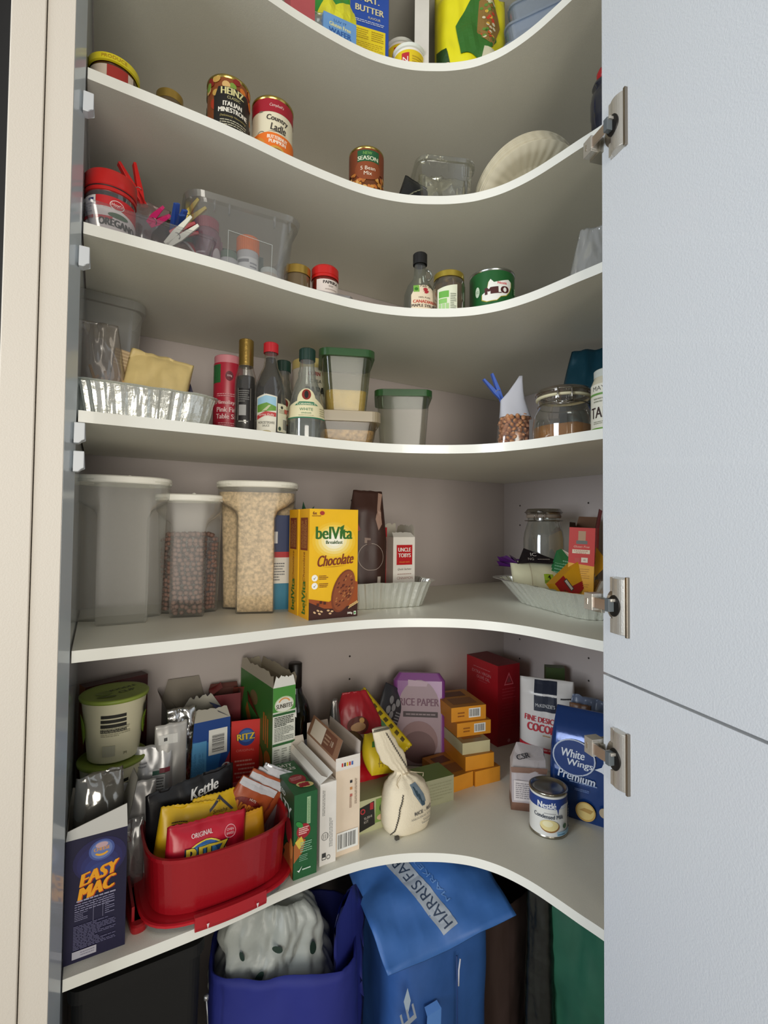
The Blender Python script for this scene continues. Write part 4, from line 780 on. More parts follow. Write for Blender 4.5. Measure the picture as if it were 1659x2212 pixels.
def p_heinz(q, h):
    rd = random.Random(4)
    for i in range(60):
        q.ell(rd.uniform(-.075, .075), rd.uniform(.012, h-.008), rd.uniform(.005, .011), rd.uniform(.004, .008), rd.choice(('b03a1c', 'd87a2a', '7a9a3a', 'c8a050', '8a2018', 'd8b070')), rot=rd.uniform(0, 180), n=12)
        if i > 3: q.k -= 1; q.base += 3e-6
    q.k += 1
    q.rect(-.024, .012, .046, .080, '1c1a16'); q.poly([(-.022, .078), (-.016, .095), (.036, .095), (.046, .078)], '1c1a16'); q.text('HEINZ', .008, .088, w=.038, h=.012, col='dcd498', bold=.0012); q.text('CLASSIC', .010, .0765, w=.022, h=.0048, col='c8c08c'); q.text('ITALIAN', .008, .065, w=.031, h=.0082, col='f0ece0', bold=.0008); q.text('MINESTRONE', .010, .054, w=.050, h=.0085, col='f0ece0', bold=.0008); q.text('Deliciously Nourishing', .010, .043, w=.044, h=.0045, col='b8a868', shear=.3); q.fine(-.012, .026, .034, .038, 3, 'b8b49c')
fcan('minestrone soup can with a black label and vegetable picture', -.976, -.312, -14, .0372, .118, '8a4a24', p_heinz)
def p_camp(q, h):
    q.rect(-.11, h-.030, .11, h-.006, 'a01428'); q.text("Campbell's", .008, h-.018, w=.026, h=.007, col='e8d0c8', shear=.25); q.text('Country', .010, .074, w=.040, h=.0125, col='3a3430', rot=-4, bold=.0008, shear=.1); q.text('Ladle', .012, .059, w=.028, h=.0125, col='3a3430', rot=-4, bold=.0008, shear=.1); q.poly([(-.008, .0505), (.012, .0530), (.030, .0500), (.012, .0515)], '3a3430'); q.ring(-.020, .042, .0085, .0008, '4a4a44'); q.ell(-.020, .042, .004, .004, '4a4a44'); q.fine(-.024, .084, -.017, .088, 1, '6a6a60')
    q.poly([(-.11, .0), (.11, .0), (.11, .040), (.04, .046), (-.006, .048), (-.010, .030), (-.11, .034)], 'e87420'); q.ell(-.030, .026, .018, .014, 'd88a30'); q.text('BUTTERNUT', .010, .039, w=.036, h=.0065, col='f8e4d0', bold=.0008, rot=-3); q.text('PUMPKIN', .010, .031, w=.030, h=.0065, col='f8e4d0', bold=.0008, rot=-3); q.ell(.008, .014, .016, .010, 'd0a040'); q.ell(.008, .013, .013, .007, '8a5a24')
fcan('cream and red soup can with an orange band beside the black labelled can', -.895, -.312, -18, .0382, .117, 'e4dcc0', p_camp)
def p_bean(q, h):
    rd = random.Random(9)
    for i in range(110):
        q.ell(rd.uniform(-.06, .06), rd.uniform(.004, h*.56), .0052, .0038, rd.choice(('c88a3a', 'b0682c', 'd8a860', '7a2e18', 'c07030')), rot=rd.uniform(0, 180), n=10)
        if i > 3: q.k -= 1; q.base += 2e-6
    q.k += 1; q.rect(-.058, h*.56, .06, h-.006, '7a3a1c'); q.ell(.002, h*.60, .028, .022, '8a4420'); q.poly([(-.020, h-.010), (.026, h-.010), (.026, h-.034), (-.020, h-.034)], '1f5a34'); q.text('NEW', .001, h-.0165, w=.018, h=.0065, col='6a9a4a', bold=.0006); q.text('SEASON', .002, h-.027, w=.042, h=.0085, col='d8dcc0', bold=.0008); q.text('5 Bean', .002, h*.615, w=.030, h=.0078, col='f0e4d0'); q.text('Mix', .002, h*.615-.011, w=.016, h=.0078, col='f0e4d0')
    q.rect(-.004, .016, .010, .028, 'e8d8c8'); q.ell(-.009, .022, .0065, .0065, 'e0d0c0'); q.ell(-.009, .022, .0045, .0045, '7a2e24'); q.rect(-.002, .018, .008, .022, 'a0402c')
fcan('five bean mix can with a brown label of printed beans', -.684, -.292, -26, .0366, .125, '6a3a1c', p_bean)
t = T('black_packet', 'small black packet lying at the shelf edge beside the bean can', 'packet', (-.612, -.345, Z2), -10, ry=18); _, s = bag(t, .062, .075, pillow(.012), one, M('17181a', .3, bump=.4, bs=40.), seed=110, amp=.004); q = D(s, thr=.008, base=.001); [q.poly([(-.02+.006*k, .02+.008*k), (-.005+.006*k, .035+.008*k), (-.006+.006*k, .036+.008*k)], '8a8a70') for k in range(4)]; q.build('packet_print', t)
# clear cutlery tub
CUT = CL('f6f8f6', .05, .14, .10, 'd8d8d0')
t = T('cutlery_tub', 'clear lidded plastic tub of cutlery next to the paper plates', 'tub', (-.530, -.352, Z2), -22)
g = G(); g.rings([rrect(.100, .080, .02, 0), rrect(.106, .086, .022, .004), rrect(.122, .100, .024, .100), rrect(.130, .108, .026, .101), rrect(.130, .108, .026, .110), rrect(.122, .100, .024, .112)], CUT, True, True, smooth=False); g.build('tub_body', t, auto=40)
SLV = M('c8c4a8', .12, 1, bump=.3, bs=60.)
for i in range(5):
    p = Matrix.Rotation(R(-22), 3, 'Z') @ Vector((-.034+.016*i, -.006+.006*(i % 2), 0)); t = T('spoon', 'shiny metal spoon standing inside the clear cutlery tub', 'cutlery', (-.530+p.x, -.352+p.y, Z2+.008), -22+20*i, group='spoons in the clear tub', ry=-6+3*i)
    g = G(); g.rings([[(x, y-.001, z) for x, y, z in rrect(w_, .002, .001, z)] for z, w_ in ((.0, .006), (.04, .006), (.055, .010), (.068, .020), (.080, .022), (.090, .014), (.094, .004))], SLV, True, True); g.build('spoon_body', t)
p = (-.530, -.365); t = T('foil_pack', 'crinkled gold and silver foil pack pressed inside the cutlery tub', 'packet', (*p, Z2+.006), -22); _, s = bag(t, .092, .088, pillow(.012), one, M('d8d4c0', .15, 1, bump=.9, bs=40.), seed=113, amp=.010, fs=18.)
t = T('plastic_fork', 'clear plastic fork sticking up between tub and plates', 'fork', (-.470, -.362, Z2+.005), -25); fm = CL('f0f0f0', .45, .2, .1, 'd8d8d8'); g = G(); g.box(-.003, -.001, 0, .003, .001, .105, fm); g.add([(-.003, 0, .105), (.003, 0, .105), (.009, .001, .118), (-.009, .001, .118)], [(0, 1, 2, 3)], fm); [g.box(-.009+.005*i, 0, .118, -.0065+.005*i, .0015, .140, fm) for i in range(4)]; g.build('fork_body', t)
t = T('pasta_pack', 'blurred straw coloured packet behind the cutlery tub', 'packet', (-.475, -.225, Z2), -20); bag(t, .05, .175, pillow(.014), one, M('8a7a4c', .7, bump=.6, bs=60., var=.3, vs=50.), seed=115, amp=.008)
# paper plates: a leaning stack
PL = M('e6dfc8', .7); PC = Vector((-.338, -.412, Z2+.090)); _n = Vector((-.156, -.65, -.90)).normalized(); base_rot = _n.to_track_quat('Z', 'Y').to_matrix()
g = G(); n = 180; rp = .120
prof = [(0.0005, 0), (.062, 0), (.070, .002), (.096, .014), (.108, .0165), (rp, .0160), (rp, .0152), (.108, .0157), (.096, .0132), (.070, .0012), (.0005, -.0008)]
g.lathe(prof, PL, n); g.v = [(x, y, z+(.0007*sin(36*math.atan2(y, x)) if .068 < math.hypot(x, y) < .110 else 0)) for x, y, z in g.v]
proto = g.build('paper_plate', auto=60); rd = random.Random(6)
tag(proto, 'cream paper plate in the leaning stack', 'plate', 'stacked paper plates')
for i in range(11):
    o = proto if i == 0 else proto.copy()
    if i: COL.objects.link(o)
    off = base_rot @ Vector((rd.uniform(-.002, .002), rd.uniform(-.002, .002), .018-.0056*i)) + Vector((.0018*max(0, i-6), -.0010*max(0, i-6), 0)); o.location = PC+off; o.rotation_euler = base_rot.to_euler()
t = T('clear_wrap', 'folded clear plastic wrap at the shelf edge under the blue bottle', 'wrap', (-.395, -.610, Z2+.002), -62, rx=-10); bag(t, .12, .070, pillow(.008), lambda v: 1-.5*v, CL('eef0ee', .25, .18, .10), seed=118, amp=.006)
t = T('tall_bottle', 'dark navy bottle with a red cap cut off by the door', 'bottle', (-.395, -.655, Z2-.0), 0)
g = G(); g.lathe([(.0005, .001), (.020, .001), (.023, .004), (.023, .10), (.021, .115), (.016, .125), (.020, .130), (.017, .138), (.010, .145)], M('12182a', .2, cl=.5), 36); g.build('bottle_body', t); g = G(); g.lathe([(.010, .143), (.012, .144), (.0125, .155), (.009, .163), (.0005, .164)], M('b01c24', .3), 24); g.build('cap', t)
# ---------------------------------------------------------------- first (topmost) shelf
t = T('crisp_packet', 'green and yellow crumpled crisp packet at the edge of the top shelf', 'packet', (-.762, -.312, Z1+.055), -10, rx=-10)
_, s = bag(t, .125, .11, pillow(.020), one, M('2f8a34', .3, bump=.5, bs=30.), seed=121, amp=.012, fs=13.); q = D(s, thr=.012, base=.002); q.poly([(-.05, .02), (.02, .015), (.05, .05), (.02, .07), (-.01, .05), (-.03, .06)], 'd8d42a'); q.build('packet_print', t)
t = T('clear_wrap', 'crumpled clear wrap lying under the green crisp packet', 'wrap', (-.800, -.325, Z1+.002), -4); bag(t, .12, .075, pillow(.010), one, CL('e0e8f0', .22, .18, .10), seed=123, amp=.008)
t = T('wafer_box', 'small light blue wafer box on the top shelf', 'box', (-.770, -.318, Z1), -6); carton(t, .068, .05, .066, '6a9ad0'); q = D(sF(.05)); q.text('LUV IT', .0, .056, w=.026, h=.005, col='2a5a94'); q.text('Gluten Free', .0, .047, w=.044, h=.008, col='e4e0a0', bold=.0006); q.text('WAFER', .0, .034, w=.046, h=.011, col='2458a0', bold=.001); q.build('front_print', t)
t = T('biscuit_box', 'blue and yellow nutrition printed box on the top shelf', 'box', (-.694, -.300, Z1), -14)
carton(t, .082, .07, .24, '1f48a0', side='c8b41c'); q = D(sF(.07)); q.rect(-.034, .020, .034, .090, 'e0c818'); q.fine(-.030, .024, .030, .06, 9, 'a88a14', fill=.35); q.fine(-.03, .064, -.002, .086, 5, 'a88a14'); q.fine(.004, .064, .03, .086, 5, 'a88a14'); q.text('BUTTER', .0, .128, w=.060, h=.013, col='d8cc9a', bold=.001); q.text('FLAVOUR', .010, .112, w=.026, h=.005, col='d8cc9a'); q.fine(-.032, .098, .032, .105, 2, 'b8c0d8'); q.text('NAT.', .0, .15, w=.04, h=.014, col='d8cc9a', bold=.001); q.build('front_print', t)
q = D(sR(.082)); q.rect(-.035, 0, .035, .24, '8a2a5a'); q.build('side_print', t)
def dip(label, x, y, z):
    t = T('dip_tub', label, 'tub', (x, y, z), -20, group='white and yellow round tubs'); g = G(); g.disc(.028, 0, M('e8e4dc', .4)); g.lathe([(.028, 0), (.030, .002), (.0335, .060)], M('e8e4dc', .35), 44); g.build('tub_body', t); g = G(); g.lathe([(.0335, .055), (.0358, .056), (.0358, .063), (.034, .065), (.0005, .0645)], M('e0e4dc', .4), 44); g.build('lid', t, auto=35)
    q = D(cyl(lambda v: .030+.0035*v/.06), thr=.006); q.rect(-.05, .010, .05, .050, 'e0c41c'); q.rect(-.022, .012, -.006, .044, 'b82430'); q.text('N', -.014, .03, h=.012, col='f0e8e0'); q.fine(.0, .014, .03, .04, 5, 'b89a20'); q.build('label', t)
dip('front round tub with yellow label at the edge of the top shelf', -.613, -.345, Z1)
dip('rear round tub standing on a box behind the front tub', -.590, -.275, Z1+.085)
t = T('cardboard_box', 'low brown box under the rear round tub on the top shelf', 'box', (-.590, -.270, Z1), -20); carton(t, .08, .08, .085, '8a7a64')
t = T('white_carton', 'tall plain off-white carton right of the round tubs', 'carton', (-.548, -.300, Z1), -35); carton(t, .030, .17, .27, 'd0ccc4', side='a8a29c')
t = T('corn_chip_bag', 'large yellow and green corn bag on the top shelf', 'bag', (-.468, -.375, Z1), -28, rx=-3)
_, s = bag(t, .160, .26, stand(.045, .003, .85), one, M('e4dc1c', .35, bump=.4, bs=25.), seed=130, amp=.012, fs=11.)
q = D(s, thr=.012, base=.002); q.poly([(-.078, .0), (-.055, .01), (-.050, .06), (-.060, .10), (-.078, .11)], '24461c'); q.poly([(-.03, .08), (.02, .07), (.05, .12), (.045, .20), (.0, .22), (-.04, .15)], '2f6a24'); q.poly([(.005, .13), (.04, .10), (.06, .16), (.04, .22), (.01, .20)], '8a6a34'); rd = random.Random(3)
for i in range(40): q.ell(rd.uniform(.012, .045), rd.uniform(.12, .20), .004, .003, rd.choice(('c8402a', 'e0b040', 'd8d0b0', '5a8a34')), n=8); q.k -= 1; q.base += 2e-6
q.k += 1; q.ell(.040, .035, .024, .018, '2a5a20'); q.text('TRUE', .042, .040, w=.026, h=.008, col='c8d080', rot=190); q.text('MIX', .040, .029, w=.018, h=.006, col='c8d080', rot=190); q.poly([(.01, .05), (.04, .055), (.05, .09), (.02, .095)], 'c8c4a8'); q.ell(-.06, .06, .010, .008, 'd8b8a0'); q.ell(-.065, .03, .010, .008, 'c89a80'); q.build('bag_print', t)
for i, (x, y, z, w_, h_, lab) in enumerate(((-.395, -.520, 0, .15, .03, 'lowest clear blue tinted container on the top shelf'), (-.385, -.510, .034, .14, .05, 'clear blue tinted container stacked on the lowest one'), (-.370, -.490, .088, .12, .06, 'topmost frosted container of the stack at the right'))):
    t = T('clear_container', lab, 'container', (x, y, Z1+z), -58); tub(t, w_, .12, h_, .02, CL('d8e4f4', .38, .10, .15, 'b8c4d4'), flare=.008, name='container_body')
t = T('red_packet', 'red and white packet corner at the left of the top shelf', 'packet', (-.850, -.325, Z1), 5); carton(t, .05, .03, .085, 'b8545a')
# ================================================================ lowest shelf
Z6 = SZ[6]
# ---- noodle cups, stacked; lime lids
def cup(label, x, y, z, rz, r0=.043, r1=.055, h=.115, det=True):
    t = T('noodle_cup', label, 'cup', (x, y, z), rz, group='cream noodle cups with lime lids')
    g = G(); cm = M('ded8b8', .45); g.disc(r0-.002, .002, cm); g.lathe([(r0-.002, .002), (r0-.001, 0), (r0, .002), (r1, h)], cm, 48); g.build('cup_body', t)
    g = G(); lm = M('90a244', .5, bump=.25, bs=50.); g.lathe([(r1-.001, h-.006), (r1+.003, h-.005), (r1+.004, h), (r1+.002, h+.002), (r1-.004, h+.0012), (.0005, h+.0008)], lm, 48); g.build('lid', t)
    fr = lambda v: r0+(r1-r0)*v/h
    q = D(cyl(fr), thr=.008)
    for k in range(4): q.rect(-.020, h*.73-k*.0085, .022, h*.73-k*.0085+.006, '2a2822')
    q.fine(-.019, .050, .028, .068, 6, 'a8a48a'); q.rect(-.016, .014, .004, .034, 'b0ae98'); q.text('M', .020, .016, h=.005, col='4a4a2a')
    q.ell(.068, h*.74, .010, .012, '2a2a22'); q.ell(.068, h*.50, .014, .022, '8fae30'); q.fine(.060, h*.45, .078, h*.6, 4, '3a4a1a'); q.ell(-.07, h*.5, .02, .03, '8fae30'); q.build('cup_print', t)
    q = D(sT(h+.0012)); q.text('NOODLE', .01, .016, w=.055, h=.010, col='47541e', rot=28, bold=.001); q.text('CUP', .020, -.002, w=.030, h=.012, col='47541e', rot=28, bold=.001); q.ell(-.018, -.006, .014, .012, '7a8c3a'); q.fine(-.03, -.03, .02, -.018, 4, '5c6a28') if 0 else q.ell(-.012, -.028, .016, .006, '5c6a28'); q.build('lid_print', t)
    return t
cup('lower noodle cup with lime lid, carrying another cup on top', -1.128, -.135, Z6+.075, 4)
cup('upper noodle cup with wide lime lid, topmost of the stack', -1.127, -.135, Z6+.075+.1185, -4, det=True)
t = T('soup_packet', 'dark red box corner showing behind the noodle cups', 'box', (-1.125, -.050, Z6), 20); carton(t, .12, .03, .31, '471512', side='9a5a2a', top='3a1010')
t = T('noodle_cup', 'flat lime-lidded noodle cup at the bottom carrying the stacked cups', 'cup', (-1.118, -.135, Z6), 0, group='cream noodle cups with lime lids')
g = G(); g.lathe([(.050, 0), (.050, .003), (.057, .066)], M('ded8b8', .45), 48); g.disc(.05, 0, M('ded8b8', .45)); g.build('cup_body', t); g = G(); g.lathe([(.057, .066), (.061, .067), (.061, .072), (.058, .0745), (.0005, .0745)], M('a8bc48', .5), 48); g.build('lid', t)
# ---- dark blue macaroni carton, opened, with its silver inner bag
t = T('macaroni_box', 'tall navy blue opened macaroni box at the left front corner', 'box', (-1.152, -.308, Z6), 0)
w, d, h = .078, .105, .174
carton(t, w, d, h, '161338', side='100e26', opened=True, inner='a8a49a', flaps=(('F', .040, 14, 'd6d6d2', .002, .016), ('R', .050, 14, '8a8880', .022, .06), ('B', .03, 6, '98958c', .004)), jag=.25)
q = D(sF(d), step=.00006)
for i in range(5): q.ell(.004, .138-.004*i, .034-.005*i, .030-.005*i, ['221f52', '26265e', '2a2f6c', '2e387a', '324286'][i])
q.ell(.006, .150, .0165, .0150, '46589c'); q.ell(.006, .150, .0135, .0125, '6a7fb8'); q.ell(.006, .157, .008, .004, 'c8a8b0'); q.text('CHEESE', .006, .1515, w=.020, h=.0045, col='e8a030', bold=.0004)
P = [(.006+.009*cos(R(a)), .1475+.006*sin(R(a))) for a in range(200, 341, 14)]; P += [(.006+.0065*cos(R(a)), .1475+.003*sin(R(a))) for a in range(340, 199, -14)]; q.poly(P, 'f0b030')
for dx, col in ((.0012, 'b83a10'), (0, 'f5a818')):
    q.text('EASY', .004+dx, .118-dx, w=.046, h=.017, col=col, rot=11, shear=.35, bold=.003); q.text('MAC', .001+dx, .098-dx, w=.044, h=.018, col=col, rot=11, shear=.35, bold=.003)
q.fine(-.024, .083, .026, .088, 1, '9a98b0'); q.fine(-.026, .070, .024, .083, 4, '8886a4'); q.fine(-.026, .058, -.010, .070, 5, '7c7a9a', seed=3); q.fine(.012, .056, .024, .080, 8, '7c7a9a', seed=4); q.rect(-.003, .052, -.0025, .082, '8886a4'); q.rect(.009, .054, .0095, .082, '8886a4')
q.fine(-.027, .018, .026, .052, 16, '6c6a90', seed=6); q.rect(-.028, .006, .002, .0165, 'b6b4c0'); q.fine(-.018, .008, .0, .015, 2, '8a8898'); q.build('front_print', t)
t2 = T('inner_bag', 'crumpled silver inner bag standing up inside the navy macaroni box', 'bag', (-1.150, -.306, Z6+.095), 12)
_, sf = bag(t2, .070, .145, pillow(.026), lambda v: 1-.25*max(0, v-.7), M('a3a19c', .16, .85, bump=.7, bs=38.), seed=4, amp=.008, fs=18.)
# ---- white and silver pouches left of the blue box
SILV = M('c9cac8', .22, .75, bump=.4, bs=40.)
t = T('silver_pouch', 'pale silver pouch with wrinkles behind the red basket on the left', 'pouch', (-1.062, -.170, Z6), -10, rx=-3)
_, sf = bag(t, .075, .205, stand(.020), lambda v: 1-.10*v, M('c3c3c4', .3, .45, bump=.35, bs=40.), seed=14, amp=.006, fs=14.); q = D(sf, thr=.01, base=.001); q.rect(.0, .12, .022, .165, 'dadada'); q.rect(.0, .155, .022, .162, '3a6a5a'); q.rect(.012, .157, .030, .165, '8a3040'); q.fine(.003, .122, .02, .15, 6, '6a6a6a'); q.fine(-.03, .17, -.01, .18, 2, '8a8a90'); q.build('pouch_print', t)
t = T('white_pouch', 'white packet with folded top edge leaning behind the red basket', 'pouch', (-1.030, -.150, Z6), 6, rx=2)
_, sf = bag(t, .06, .24, pillow(.016), one, M('c8c6c2', .35, .3, bump=.3, bs=40.), seed=19, amp=.005); q = D(sf, thr=.01, base=.001); q.rect(-.024, .205, .010, .222, 'e8e8e4'); q.rect(-.015, .211, -.009, .217, '3a3a3a'); q.build('pouch_print', t)
t = T('foil_packet', 'bright twisted silver foil packet left of the blue cracker box', 'packet', (-1.008, -.135, Z6), 0)
_, sf = bag(t, .055, .258, pillow(.014), lambda v: .75+.25*abs(2*v-1), M('d0d0d0', .14, 1., bump=.8, bs=45.), seed=23, amp=.007, fs=20.)
t = T('pale_packet', 'long pale packet with dark red lettering between cups and basket', 'packet', (-1.092, -.225, Z6), -12, rx=-3)
_, sf = bag(t, .06, .17, pillow(.012), one, M('bcbab8', .3, .3, bump=.3, bs=40.), seed=29, amp=.005); q = D(sf, thr=.01, base=.001); q.text('DAHL', -.016, .10, w=.05, h=.012, col='7a2428', rot=100); q.rect(-.028, .02, .02, .035, '9a9a98'); q.build('packet_print', t)
# ---- boxes along the back
t = T('cardboard_box', 'open grey-brown box standing behind the light blue cracker box', 'box', (-.985, -.035, Z6), 3)
carton(t, .09, .06, .235, '4a4c48', opened=True, inner='8c8478', flaps=(('B', .045, 0, '9a9286', .012), ('L', .03, 20, '8a8276', .002)))
q = D(sF(.06)); [q.rect(-.03+.006*i, .05, -.027+.006*i, .21, '6a6a62') for i in range(5)]; q.build('front_print', t)
t = T('cracker_box', 'light blue and navy cracker box with torn open top', 'box', (-.957, -.100, Z6), 4)
w, d, h = .088, .07, .222
carton(t, w, d, h, '2b6cae', side='1a3f7a', opened=True, inner='b0aca0', flaps=(('F', .028, -35, 'b8b4a8', .004), ('L', .045, 28, '9a968c', .006), ('R', .035, -60, '1d3f86', .004), ('B', .034, 0, '1d3f86', .02)), jag=.25)
q = D(sF(d)); q.poly([(-.044, h), (.044, h), (.044, .10), (.020, .12), (.030, h-.05), (-.044, h-.035)], '1b4690'); q.rect(-.040, .085, -.004, h-.04, '5b9fd0'); q.fine(-.036, .10, -.008, .16, 12, '3c7cb0', vert=True); q.rect(.0, .150, .038, .202, 'eeeee8'); q.barcode(.003, .153, .035, .195, bg=None, horiz=False)
q.rect(-.040, .082, .008, .090, '1b2f7a'); q.text('BISCUITS', -.010, .086, w=.024, h=.003, col='9ab8e0'); q.poly([(.018, .030), (.044, .020), (.044, .150), (.024, .110)], 'a02434'); q.text('Q', .036, .12, h=.018, col='f0e8e8', bold=.002); q.text('ri', .036, .095, h=.018, col='f0e8e8', bold=.002); q.poly([(-.044, .02), (.0, .0), (.0, .06), (-.044, .075)], '5b9fd0'); q.build('front_print', t)
t = T('snack_box', 'dark red snack box with a fruit picture between blue and red boxes', 'box', (-.902, -.035, Z6), -6)
carton(t, .065, .05, .245, '6e1a22', side='5a141a', opened=True, inner='6a4038', flaps=(('B', .016, -30, '7a3a30', .003), ('L', .03, -60, '8a2a2a', .003))); q = D(sF(.05)); q.ell(-.01, .21, .014, .011, 'a8544a'); q.ell(.012, .16, .012, .011, 'b87064'); q.ell(-.014, .11, .012, .014, '9a4a40'); q.build('front_print', t)
t = T('cracker_box', 'bright red opened cracker box left of the tall green box', 'box', (-.863, -.069, Z6), -13)
w, d, h = .060, .11, .200
carton(t, w, d, h, 'd52a22', side='961818', opened=True, inner='6a3024', flaps=(('R', .05, -30, '9a2420', .004), ('B', .05, -20, 'a8281f', .004), ('F', .004, 0, 'd52a22', 0)))
q = D(sF(d)); q.ell(.002, h-.032, .018, .019, '24408e'); q.ell(.002, h-.030, .015, .013, '3468b0'); q.text('RITZ', .001, h-.031, w=.037, h=.014, col='1a1a30', bold=.003, rot=3); q.text('RITZ', .001, h-.031, w=.036, h=.013, col='f4cf3a', bold=.0016, rot=3); q.text('ORIGINAL', .0, h-.060, w=.038, h=.005, col='e88478')
for i in range(9): q.fine(-.022+.004*(i % 3), h-.084-.0085*i, .024-.003*(i % 2), h-.080-.0085*i, 1, 'ee9a8c', seed=i, fill=.9)
q.build('front_print', t); q = D(sR(w)); q.ell(-.03, .14, .014, .018, 'c8824a'); q.ell(-.026, .10, .014, .018, 'd8a468'); q.text('BOX', -.034, .06, w=.022, h=.009, col='5a2018'); q.build('side_print', t)
# ---- tall green snack box
t = T('snack_box', 'tall green and white snack box with jagged torn top', 'box', (-.8236, -.1000, Z6), 6)
w, d, h = .051, .188, .287
carton(t, w, d, h, 'e8ece2', side='3f7a38', opened=True, inner='b9b09c', flaps=(('F', .028, 4, 'f0f2ee', .006), ('L', .030, -4, 'b8b0a0', .004), ('R', .024, 12, 'b5ac98', .002), ('B', .022, 0, 'a8a08c', .004)), jag=.35)
q = D(sF(d)); q.rect(-w/2, .236, w/2, h, '4f9a42'); q.ell(0, .250, .022, .017, 'c4dcb0'); q.ell(0, .250, .020, .015, 'f4f6ee')
P = [(.014*cos(R(a)), .252+.012*sin(R(a))) for a in range(20, 161, 10)]+[(.011*cos(R(a)), .252+.009*sin(R(a))) for a in range(160, 19, -10)]; q.poly(P, 'e8a45c'); q.text('SUNBITES', 0, .247, w=.036, h=.009, col='3a3426', bold=.0006)
q.rect(-w/2, .228, w/2, .233, '2f6a38'); q.rect(-w/2, .166, w/2, .171, '2f6a38'); q.fine(-.022, .205, .022, .226, 6, '5a5f58', fill=.6); q.fine(-.022, .175, .022, .204, 9, '8a8f88', seed=2)
for k in range(3): q.fine(-.022+.017*k, .10, -.010+.017*k, .16, 13, 'a0a49c', seed=k+3)
q.fine(-.022, .02, .022, .09, 14, '9aa096', seed=9); q.build('front_print', t)
q = D(sL(w)); q.ell(-.01, .24, .022, .016, '7a6a48'); [q.poly([(-.06+.0*i+.02*(i % 2), .20-.0*i), (-.05, .22), (.02+.01*i, .10+.02*i), (.01+.01*i, .09+.02*i)], 'b06a30') for i in range(2)]; [q.rect(.045+.011*i, .165-.004*i, .052+.011*i, .225-.004*i, 'c07a34') for i in range(3)]; q.ell(.070, .13, .018, .020, 'b8752e'); q.ell(.078, .10, .017, .024, 'd8bc8a'); q.ell(.02, .12, .03, .03, '9a5a28'); q.ell(.05, .07, .03, .03, '8a4a22'); q.ell(.084, .06, .011, .03, 'b8783c'); q.text('BOX', .078, .055, w=.025, h=.010, col='3a2010'); q.build('side_print', t)
# ---- wine bottle
t = T('wine_bottle', 'dark glass wine bottle standing in the corner of the lowest shelf', 'bottle', (-.745, -.070, Z6), -20)
g = G(); g.lathe([(.0005, .001), (.034, .001), (.037, .005), (.037, .165), (.036, .185), (.029, .208), (.019, .225), (.0155, .24), (.0145, .275), (.0145, .29)], M('0c110b', .06, cl=.6), 48); g.build('bottle_body', t)
g = G(); g.lathe([(.0150, .24), (.0162, .241), (.0162, .296), (.0145, .298), (.0005, .298)], M('17130f', .4), 32); g.build('cap', t)
q = D(cyl(.0371), thr=.008); q.rect(-.045, .03, .045, .125, 'aeb2c2'); q.fine(-.03, .06, .03, .10, 6, '6a6a7a'); q.build('label', t)
# ---- green snack slice box, white box, beige box (front row)
t = T('snack_box', 'dark green oat slice box at the front right of the basket', 'box', (-.828, -.297, Z6), 0)
w, d, h = .044, .126, .148
carton(t, w, d, h, '1d5a30', side='123a22', top='1f6034')
q = D(sF(d)); q.rect(.002, .092, .009, .140, '9ab890'); q.fine(.003, .094, .008, .138, 4, '5a8a5a', vert=True); q.ell(-.004, .082, .013, .013, '9c1c28'); [q.fine(-.013, .0765+.0035*k, .006, .079+.0035*k, 1, 'e8b8b0', seed=k, fill=.8) for k in range(4)]; q.poly([(-.022, .03), (-.006, .045), (.0, .066), (-.014, .075), (-.022, .06)], 'a8602c'); q.poly([(-.020, .066), (-.008, .074), (-.003, .062), (-.012, .052)], 'd8bc48'); q.ell(-.012, .095, .004, .008, '2e8a3a', rot=50)
q.fine(-.010, .045, .012, .064, 5, '8ab898'); q.fine(-.012, .030, .004, .042, 4, '7aa888'); q.poly([(-.016, .016), (-.012, .012), (-.006, .022), (-.012, .0155)], 'f0f4f0'); q.fine(-.006, .013, .010, .018, 1, 'c8dccc'); q.build('front_print', t)
q = D(sL(w)); q.text('BAKED', -.01+.0, .128, w=.050, h=.008, col='c8ccc4', bold=.0008); q.text('OATY', .0, .108, w=.10, h=.022, col='b0b8b0', bold=.002); q.ell(.038, .075, .016, .022, '9a2430'); q.rect(-.02, .06, .02, .085, '6a1c24'); q.poly([(.0, .0), (.06, .0), (.063, .06), (.03, .05), (.0, .02)], 'a0562a'); q.poly([(-.06, .0), (.0, .0), (.02, .03), (-.05, .03)], '3a2a1a'); q.ell(.052, .05, .008, .018, 'c08040'); q.build('side_print', t)
q = D(sT(h)); q.text('OATY', -.003, .050, w=.030, h=.012, col='e4e8e0', bold=.001, rot=-6); q.text('SLICES', -.003, .034, w=.034, h=.010, col='e4e8e0', bold=.001, rot=-6); q.ell(.002, -.012, .016, .018, '9c1c28'); q.fine(-.010, -.015, .013, -.002, 3, 'e8a8a8'); q.ell(.008, -.036, .016, .010, 'e8d28a', rot=-20); [q.ell(.0+.006*(i % 3), -.040+.006*(i//3), .004, .004, 'a82030') for i in range(6)]; q.build('top_print', t)
t = T('white_box', 'plain white carton with slanting open flap right of the dark green box', 'box', (-.781, -.272, Z6), 1)
w, d, h = .033, .155, .149
carton(t, w, d, h, 'ece8e2', side='d8d2c8', opened=True, inner='c8c0b4', flaps=(('L', .030, -58, 'ece8e0', 0), ('R', .034, -62, 'e8e2da', .002), ('F', .012, -80, 'e4ded4', .002), ('B', .028, 10, 'd8d0c4', .004)))
